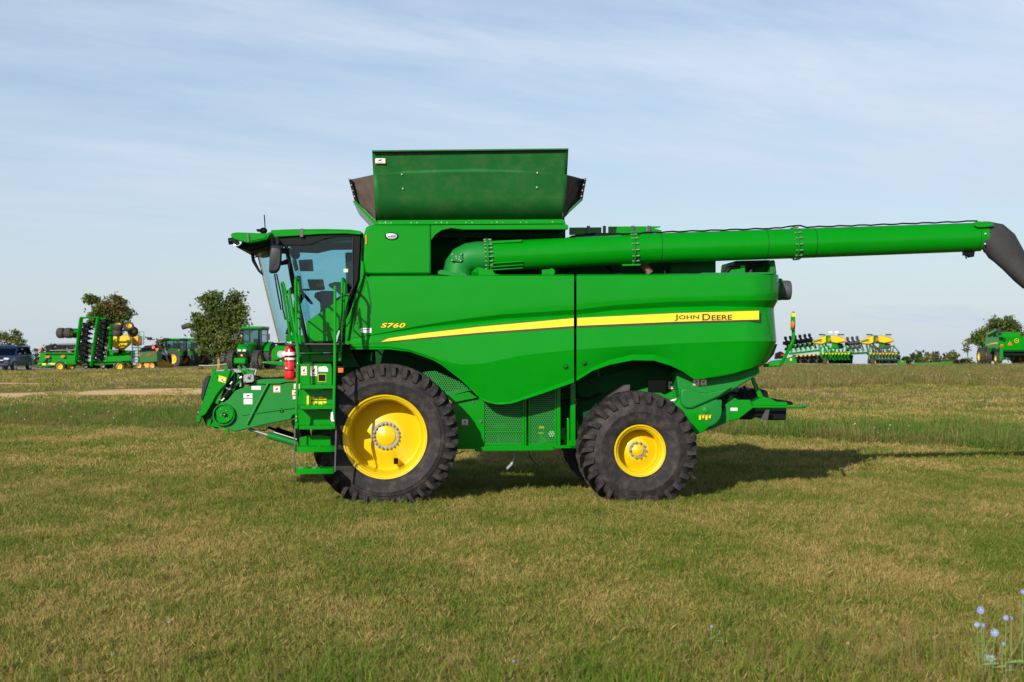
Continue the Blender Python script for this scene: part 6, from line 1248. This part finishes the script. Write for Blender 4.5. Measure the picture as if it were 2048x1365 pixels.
# ---- planters on the right
def planter(label, px, Y, dusty, left_wing):
    h = Bg(px, Y, 'folded_planter', label, 'planter', 'folded planters on the crest at the right'); gm_ = G if not dusty else GD; k = 1
    X = lambda dx: px + dx
    for sx, hd in ((-21, 0), (10, 1)):
        mb = MB(); w0, w1 = (-34, -6) if sx < 0 else (4, 33)
        ring = lambda d, e: [h.q(X(x), y, d) for x, y in ([(w0, 686 - e), (w0 + 4, 681 + e), (w1 - 8, 672.5 + e), (w1, 671 + e), (w1, 687 - e), (w1 - 8, 690 - e), (w0 + 6, 689 - e)] if sx < 0 else [(w0, 686 - e), (w0, 671 + e), (w0 + 12, 671.5 + e), (w1 - 4, 675 + e), (w1, 680 + e), (w1 - 1, 685 - e), (w0 + 12, 688 - e)])]
        mb.loft([ring(-.35, 2), ring(0, 0), ring(1.1, 0), ring(1.4, 2)]); t_ = h.b(mb, 'seed_tank', YE, .03, smooth=40)
        mb = MB(); c = h.q(X(w0 + 20), 671, .5); mb.cyl(c, c + Vector((0, 0, .12)), .35, .3, n=16); mb.build('tank_lid', BK, t_)
    mb = MB(); h.P(mb, [(X(-31), 683), (X(-16), 678), (X(-14), 680), (X(-16), 682), (X(-30), 685)], -.42, -.38); h.b(mb, 'tank_decal', GD)
    mb = MB(); h.P(mb, [(X(-7), 671), (X(3), 671), (X(6), 688), (X(-8), 688)], -.1, .6); h.b(mb, 'tank_cradle', gm_, .02)
    for x, y, s in ((-17, 682, 1.4), (1.5, 679.5, 2.8), (34, 683, 1.8)):
        mb = MB(); h.P(mb, [(X(x - s), y + s), (X(x - s), y), (X(x), y - s * 1.4), (X(x + s), y), (X(x + s), y + s)], -.5, -.46); h.b(mb, 'orange_marker', RS)
    if not dusty:
        mb = MB()
        for x in (3, 15): h.Q(mb, X(x - 3.5), 663, X(x + 3.5), 666.5, 0, .1); h.T(mb, [(X(x), 666, .05), (X(x - 1), 672, .1)], .02, 4)
        h.b(mb, 'light_board', WH)
    mb = MB()
    h.P(mb, [(X(6), 697), (X(8), 684), (X(14), 684), (X(16), 697)], 0, .4); h.T(mb, [(X(-14), 688, 0), (X(-2), 708, -.2), (X(12), 722, -.3)], .12, 6); h.T(mb, [(X(-8), 688, .2), (X(10), 706, .2), (X(30), 722, 0)], .10, 6); h.T(mb, [(X(14), 686, 0), (X(22), 706, 0), (X(40), 716, 0)], .1, 6); h.T(mb, [(X(-20), 690, 0), (X(-14), 715, -.3), (X(-8), 730, -.4)], .11, 6)
    h.T(mb, [(X(-10), 707, .6), (X(46), 707, .6)], .13, 4); h.T(mb, [(X(14), 697, .3), (X(34), 692, .3), (X(46), 706, .3)], .07, 6); h.T(mb, [(X(-3), 697, .3), (X(26), 697, .3)], .07, 4)
    h.b(mb, 'main_frame', gm_)
    mb = MB(); h.P(mb, [(X(10), 689), (X(18), 686), (X(28), 688), (X(30), 697), (X(12), 697)], .2, .6); h.b(mb, 'seed_hose_bundle', BK if not dusty else FB, .03)
    if dusty:
        mb = MB(); 
        for i in range(5): h.T(mb, [(X(-14 + i * 3), 690 + i, -.1), (X(-4 + i * 3), 697, -.2), (X(6 + i * 4), 712, -.1)], .05, 5)
        h.b(mb, 'dusty_hoses', FB)
    mb = MB(); h.P(mb, [(X(-16), 714), (X(-10), 710), (X(44), 710), (X(48), 716), (X(47), 728), (X(-16), 728)], .9, 1.1); h.b(mb, 'rear_tool_bar', GI)
    for i in range(12):
        x = X(-15 + i * 5.3); mb = MB(); c = h.q(x, 723, .5 - .1 * (i % 3)); mb.lathe([(-.1, .001), (-.09, .25), (.09, .25), (.1, .001)], c, (.8, -.6, 0), 14); c = h.q(x + 2, 713.5, .7); mb.lathe([(-.08, .001), (-.07, .17), (.07, .17), (.08, .001)], c, (.5, -.8, 0), 12); h.b(mb, 'gauge_wheel', BK if not dusty else SD)
    for i in range(8):
        x = X(-16 + i * 7); mb = MB(); h.T(mb, [(x, 700 + rnd.uniform(-3, 2), .3), (x + rnd.uniform(-4, 6), 708, .1), (x + 3, 716, .2)], .06, 5); h.T(mb, [(x + 2, 690 + rnd.uniform(0, 4), .8), (x + rnd.uniform(-3, 5), 705, .7)], .05, 5); h.b(mb, 'hose_arm', gm_ if i % 3 else BK)
    for i in range(9 if not dusty else 9):   # row units
        x = X(-12 + i * 6.4); y = 706 + (i % 2) * .4; d = -.5 + .15 * (i % 3)
        mb = MB(); h.P(mb, [(x - 2, y), (x + 2.4, y), (x + 2, y + 3), (x - 1, y + 3.2)], d, d + .3); hp = h.b(mb, 'seed_hopper', YE if not dusty or i % 2 else ORY, .02)
        mb = MB(); h.T(mb, [(x, y + 3, d), (x - 2, y + 9, d), (x + 2, y + 14, d)], .08, 5); h.T(mb, [(x + 2, y + 2, d + .5), (x - 3, y + 12, d + .4)], .07, 5); h.b(mb, 'row_unit_frame', gm_)
        mb = MB(); c = h.q(x - 1, 718, d + .1); mb.lathe([(-.08, .001), (-.07, .23), (.07, .23), (.08, .001)], c, (.9, -.5, 0), 14); c = h.q(x + 2, 713, d + .3); mb.lathe([(-.08, .001), (-.07, .14), (.07, .14), (.08, .001)], c, (.9, -.5, 0), 12); h.b(mb, 'closing_wheel', BK if not dusty else SD)
    n = 6 if left_wing else 3
    for i in range(n):     # raised wing with its wheels on top
        x = X(-87 + i * 9.6) if left_wing else X(-58 + i * 9.6); y0 = 677 - i * 1.2 if left_wing else 678 - i * 1.0; d = .6 + .1 * i
        mb = MB()
        for (dx, dy, r) in ((0, 0, .2), (2.5, 9, .3), (-2.5, 10, .2), (5, 18, .2), (1, 22, .18)):
            c = h.q(x + dx, y0 + dy, d); mb.lathe([(-.1, .001), (-.09, r), (.09, r), (.1, .001)], c, (.8, -.6, .1), 14)
        h.b(mb, 'gauge_wheel', BK if not dusty else SD)
        mb = MB(); h.T(mb, [(x, y0, d), (x + 4, y0 + 14, d), (x + 12, y0 + 28, d)], .06, 5); h.T(mb, [(x + 6, y0 + 8, d + .3), (x + 14, y0 + 26, d)], .08, 5); h.b(mb, 'wing_arm', gm_)
    mb = MB(); a, b_ = ((-80, 708), (-18, 701)) if left_wing else ((-55, 708), (-18, 706)); h.T(mb, [(X(a[0]), a[1], .5), (X(b_[0]), b_[1], .5)], .11, 4); h.b(mb, 'wing_bar', gm_)
    if left_wing:
        for i in range(6):
            x = X(-64 + i * 8.5); mb = MB(); h.P(mb, [(x - 2, 711.5 - i * .6), (x + 2, 711 - i * .6), (x + 2, 714 - i * .6), (x - 2, 714.5 - i * .6)], .2, .5); h.b(mb, 'seed_hopper', YE, .02)
            mb = MB(); c = h.q(x + 1, 720, .2); mb.lathe([(-.1, .001), (-.09, .24), (.09, .24), (.1, .001)], c, (.9, -.4, 0), 14); h.T(mb, [(x, 713, .3), (x + 1, 724, .3)], .08, 5); h.b(mb, 'closing_wheel', BK)
        mb = MB(); h.P(mb, [(X(-76), 727), (X(-70), 712), (X(-18), 708), (X(-16), 728)], 1.0, 1.2); h.b(mb, 'rear_tool_bar', GI)
        for i in range(11):
            x = X(-72 + i * 5.4); mb = MB(); c = h.q(x, 723, .4 - .1 * (i % 2)); mb.lathe([(-.1, .001), (-.09, .23), (.09, .23), (.1, .001)], c, (.8, -.6, 0), 12); c = h.q(x + 2, 716, .6); mb.lathe([(-.1, .001), (-.09, .17), (.09, .17), (.1, .001)], c, (.5, -.8, 0), 12); h.T(mb, [(x, 710, .5), (x + 2, 726, .4)], .05, 5); h.b(mb, 'gauge_wheel', BK if i % 3 else SD)
        for x in (-70, -64): bgwheel(h.q(X(x), 718, .8), (1, -.3, 0), .42, .3, .25, h.root)
    bgwheel(h.q(X(-6), 724, -.6), (1, -.6, 0), .45, .35, .25, h.root) 
    return h
planter('clean green folded planter with yellow tanks, the nearer to the big harvester', 1658, 148, False, True)
planter('dusty folded planter with two yellow tanks, farther right of the two on the crest', 1753, 150, True, False)
h = Bg(1568, 140, 'corn_header', 'low pale green header lying in the grass behind the rear of the big harvester', 'harvester header', MG, dz=.05)
mb = MB(); h.P(mb, [(1534, 729), (1546, 722), (1572, 719), (1590, 713), (1596, 730), (1592, 735), (1534, 735)], 0, 1.2); h.b(mb, 'header_shell', GF, .05)
mb = MB(); h.P(mb, [(1550, 719), (1552, 707), (1562, 703), (1570, 708), (1574, 717)], .3, .8); h.b(mb, 'header_drive', BK, .03)
mb = MB(); h.Q(mb, 1562, 709, 1569, 712, -.05, .3); h.b(mb, 'tail_lamp', RD); mb = MB(); h.Q(mb, 1580, 717, 1584, 722, -.05, 0); h.b(mb, 'yellow_decal', YD)
h = Bg(1850, 146, 'platform_header', 'long low green header lying in the grass left of the right-hand harvester', 'harvester header', MG)
mb = MB(); h.P(mb, [(1825, 727), (1868, 725.5), (1906, 723.5), (1908, 726), (1904, 729), (1825, 729.5)], 0, .6); h.b(mb, 'header_beam', G, .02)
mb = MB(); h.P(mb, [(1904, 728), (1910, 721), (1917, 720), (1918, 728)], -.1, .3); h.P(mb, [(1920, 728), (1922, 719), (1931, 718), (1932, 728)], .1, .5); h.b(mb, 'header_drive', BK, .03)
h = Bg(1808, 143, 'ground_roller', 'small green drum with an orange triangle on the grass right of the dusty planter', 'roller', MG)
mb = MB(); mb.cyl(h.q(1796, 727, 0), h.q(1811, 726.5, 0), .28, n=16); h.b(mb, 'drum', GF); mb = MB(); h.P(mb, [(1802, 722.5), (1807, 722.5), (1804.5, 726)], -.32, -.29); h.b(mb, 'warning_triangle', RS)
mb = MB(); h.P(mb, [(1811, 731), (1812, 722), (1816, 722), (1822, 731)], 0, .3); h.b(mb, 'wheel_skid', BK)
# ---- rope barrier, low building, stone
h = Bg(471, 101, 'barrier_post', 'short yellow wooden barrier post holding the rope left of the big tractor', 'post'); mb = MB(); h.Q(mb, 470.4, 725, 472, 736, 0, .06); h.b(mb, 'post', YD, .01); mb = MB(); h.Q(mb, 470.2, 723.6, 472.2, 724.8, -.01, .07); h.b(mb, 'post_cap', ORY)
h = Bg(435, 101, 'barrier_rope', 'pale slack rope strung between the tree and the yellow post', 'rope'); mb = MB(); h.T(mb, [(398, 731.5, 0), (415, 731.6, 0), (438, 730.5, 0), (456, 728, 0), (471, 725.5, 0)], .035, 6); h.b(mb, 'rope', pmat('rope', (.45, .42, .3), .9))
h = Bg(402, 100, 'boulder', 'small brown boulder at the foot of the right small tractor', 'stone'); mb = MB(); mb.ball(h.q(401, 736.5, 0), (.22, .2, .13), 10, 6); h.b(mb, 'stone', FB)
h = Bg(125, 235, 'farm_building', 'low pale pink building with a long grey roof behind the grain header', 'building')
mb = MB(); h.Q(mb, 133, 692, 172, 712, 0, 8); wl = h.b(mb, 'wall', PINK); mb = MB(); h.P(mb, [(104, 691.5), (106, 688), (168, 686), (174, 692), (130, 692.5)], -.6, 9); h.b(mb, 'roof', ROOFG)
mb = MB()
for x in (142, 150, 158): h.Q(mb, x, 696, x + 3, 700, -.06, 0)
h.b(mb, 'windows', GLD); mb = MB(); h.Q(mb, 104, 692, 133, 712, 1, 8); h.b(mb, 'shed_wall', ROOFG)
# ================================================================ world, sun, camera
sunv = Vector((-.94, -2.03, 1.0)).normalized()
el = math.asin(sunv.z); az = math.atan2(sunv.x, sunv.y)
w = bpy.data.worlds.new('World'); SC.world = w; w.use_nodes = True
t = w.node_tree; t.nodes.clear()
sky = t.nodes.new('ShaderNodeTexSky'); sky.sky_type = 'NISHITA'; sky.sun_disc = False
sky.sun_elevation = el; sky.sun_rotation = az; sky.air_density = 1.0; sky.dust_density = .5; sky.ozone_density = 1.6; sky.altitude = 100
tc = t.nodes.new('ShaderNodeTexCoord'); sp = nd(t, 'ShaderNodeSeparateXYZ', {0: tc.outputs['Generated']})
zz = mth(t, 'ADD', mth(t, 'MAXIMUM', sp.outputs[2], 0.0), .09)
cx = mth(t, 'DIVIDE', sp.outputs[0], zz); cy = mth(t, 'DIVIDE', sp.outputs[1], zz)
def cl(ax, ay, rot, scale, detail, rough):
    c_, s_ = math.cos(rot), math.sin(rot)
    a = mth(t, 'ADD', mth(t, 'MULTIPLY', cx, c_ * ax), mth(t, 'MULTIPLY', cy, s_ * ax)); b = mth(t, 'ADD', mth(t, 'MULTIPLY', cx, -s_ * ay), mth(t, 'MULTIPLY', cy, c_ * ay))
    cb = nd(t, 'ShaderNodeCombineXYZ', {0: a, 1: b, 2: .3}); return noise(t, cb.outputs[0], scale, detail, rough)
wisp = ramp(t, cl(.55, 1.5, .5, .8, 7, .62), .38, .66)
big = ramp(t, cl(1, 1, .2, .28, 3, .5), .35, .68)
fine = ramp(t, cl(.5, 2.2, .9, 1.4, 6, .6), .40, .8)
cov_ = mth(t, 'ADD', mth(t, 'MULTIPLY', mth(t, 'ADD', mth(t, 'MULTIPLY', wisp, .7), mth(t, 'MULTIPLY', fine, .35)), mth(t, 'ADD', .25, mth(t, 'MULTIPLY', big, .75))), 0, True)
fall = nd(t, 'ShaderNodeMapRange', {0: sp.outputs[2], 1: .22, 2: .55, 3: 1.0, 4: .06}).outputs[0]
veil = mth(t, 'MULTIPLY', fall, mth(t, 'ADD', mth(t, 'MULTIPLY', cov_, SKY_CLOUD), SKY_VEIL, True))
hz = nd(t, 'ShaderNodeMapRange', {0: sp.outputs[2], 1: .0, 2: .17, 3: .88, 4: .0}).outputs[0]
veil = mth(t, 'MAXIMUM', veil, hz)
tint = mixc(t, 1.0, sky.outputs[0], SKY_TINT, 'MULTIPLY')
wc = mixc(t, nd(t, 'ShaderNodeMapRange', {0: sp.outputs[2], 1: .0, 2: .2}).outputs[0], (5.6, 6.5, 7.5), SKY_WHITE)
c = mixc(t, veil, tint, wc)
bg = nd(t, 'ShaderNodeBackground', {'Color': c, 'Strength': SKY_STR}); o = t.nodes.new('ShaderNodeOutputWorld'); t.links.new(bg.outputs[0], o.inputs[0])
ld = bpy.data.lights.new('sun', 'SUN'); ld.energy = SUN_STR; ld.angle = R(.5); ld.color = (1, .94, .85)
lo = bpy.data.objects.new('sun', ld); COL.objects.link(lo); lo.rotation_euler = sunv.to_track_quat('Z', 'Y').to_euler()
cam = bpy.data.cameras.new('camera'); co = bpy.data.objects.new('camera', cam); COL.objects.link(co); SC.camera = co
co.location = (0, 0, CZ); co.rotation_euler = (R(90), 0, 0); cam.lens = 36 * F / 2048; cam.sensor_width = 36; cam.clip_end = 6000; cam.clip_start = .1
cam.shift_y = (H - 682.5) / 2048
cam.dof.use_dof = True; cam.dof.focus_distance = Y0 + .3; cam.dof.aperture_fstop = 3.4
SC.view_settings.view_transform = 'Standard'; SC.view_settings.look = 'None'; SC.view_settings.exposure = EXPO
SC.render.resolution_x = 1024; SC.render.resolution_y = 682
SC.cycles.max_bounces = 10; SC.cycles.transparent_max_bounces = 24; SC.cycles.use_denoising = True
SC.cycles.sample_clamp_indirect = 6
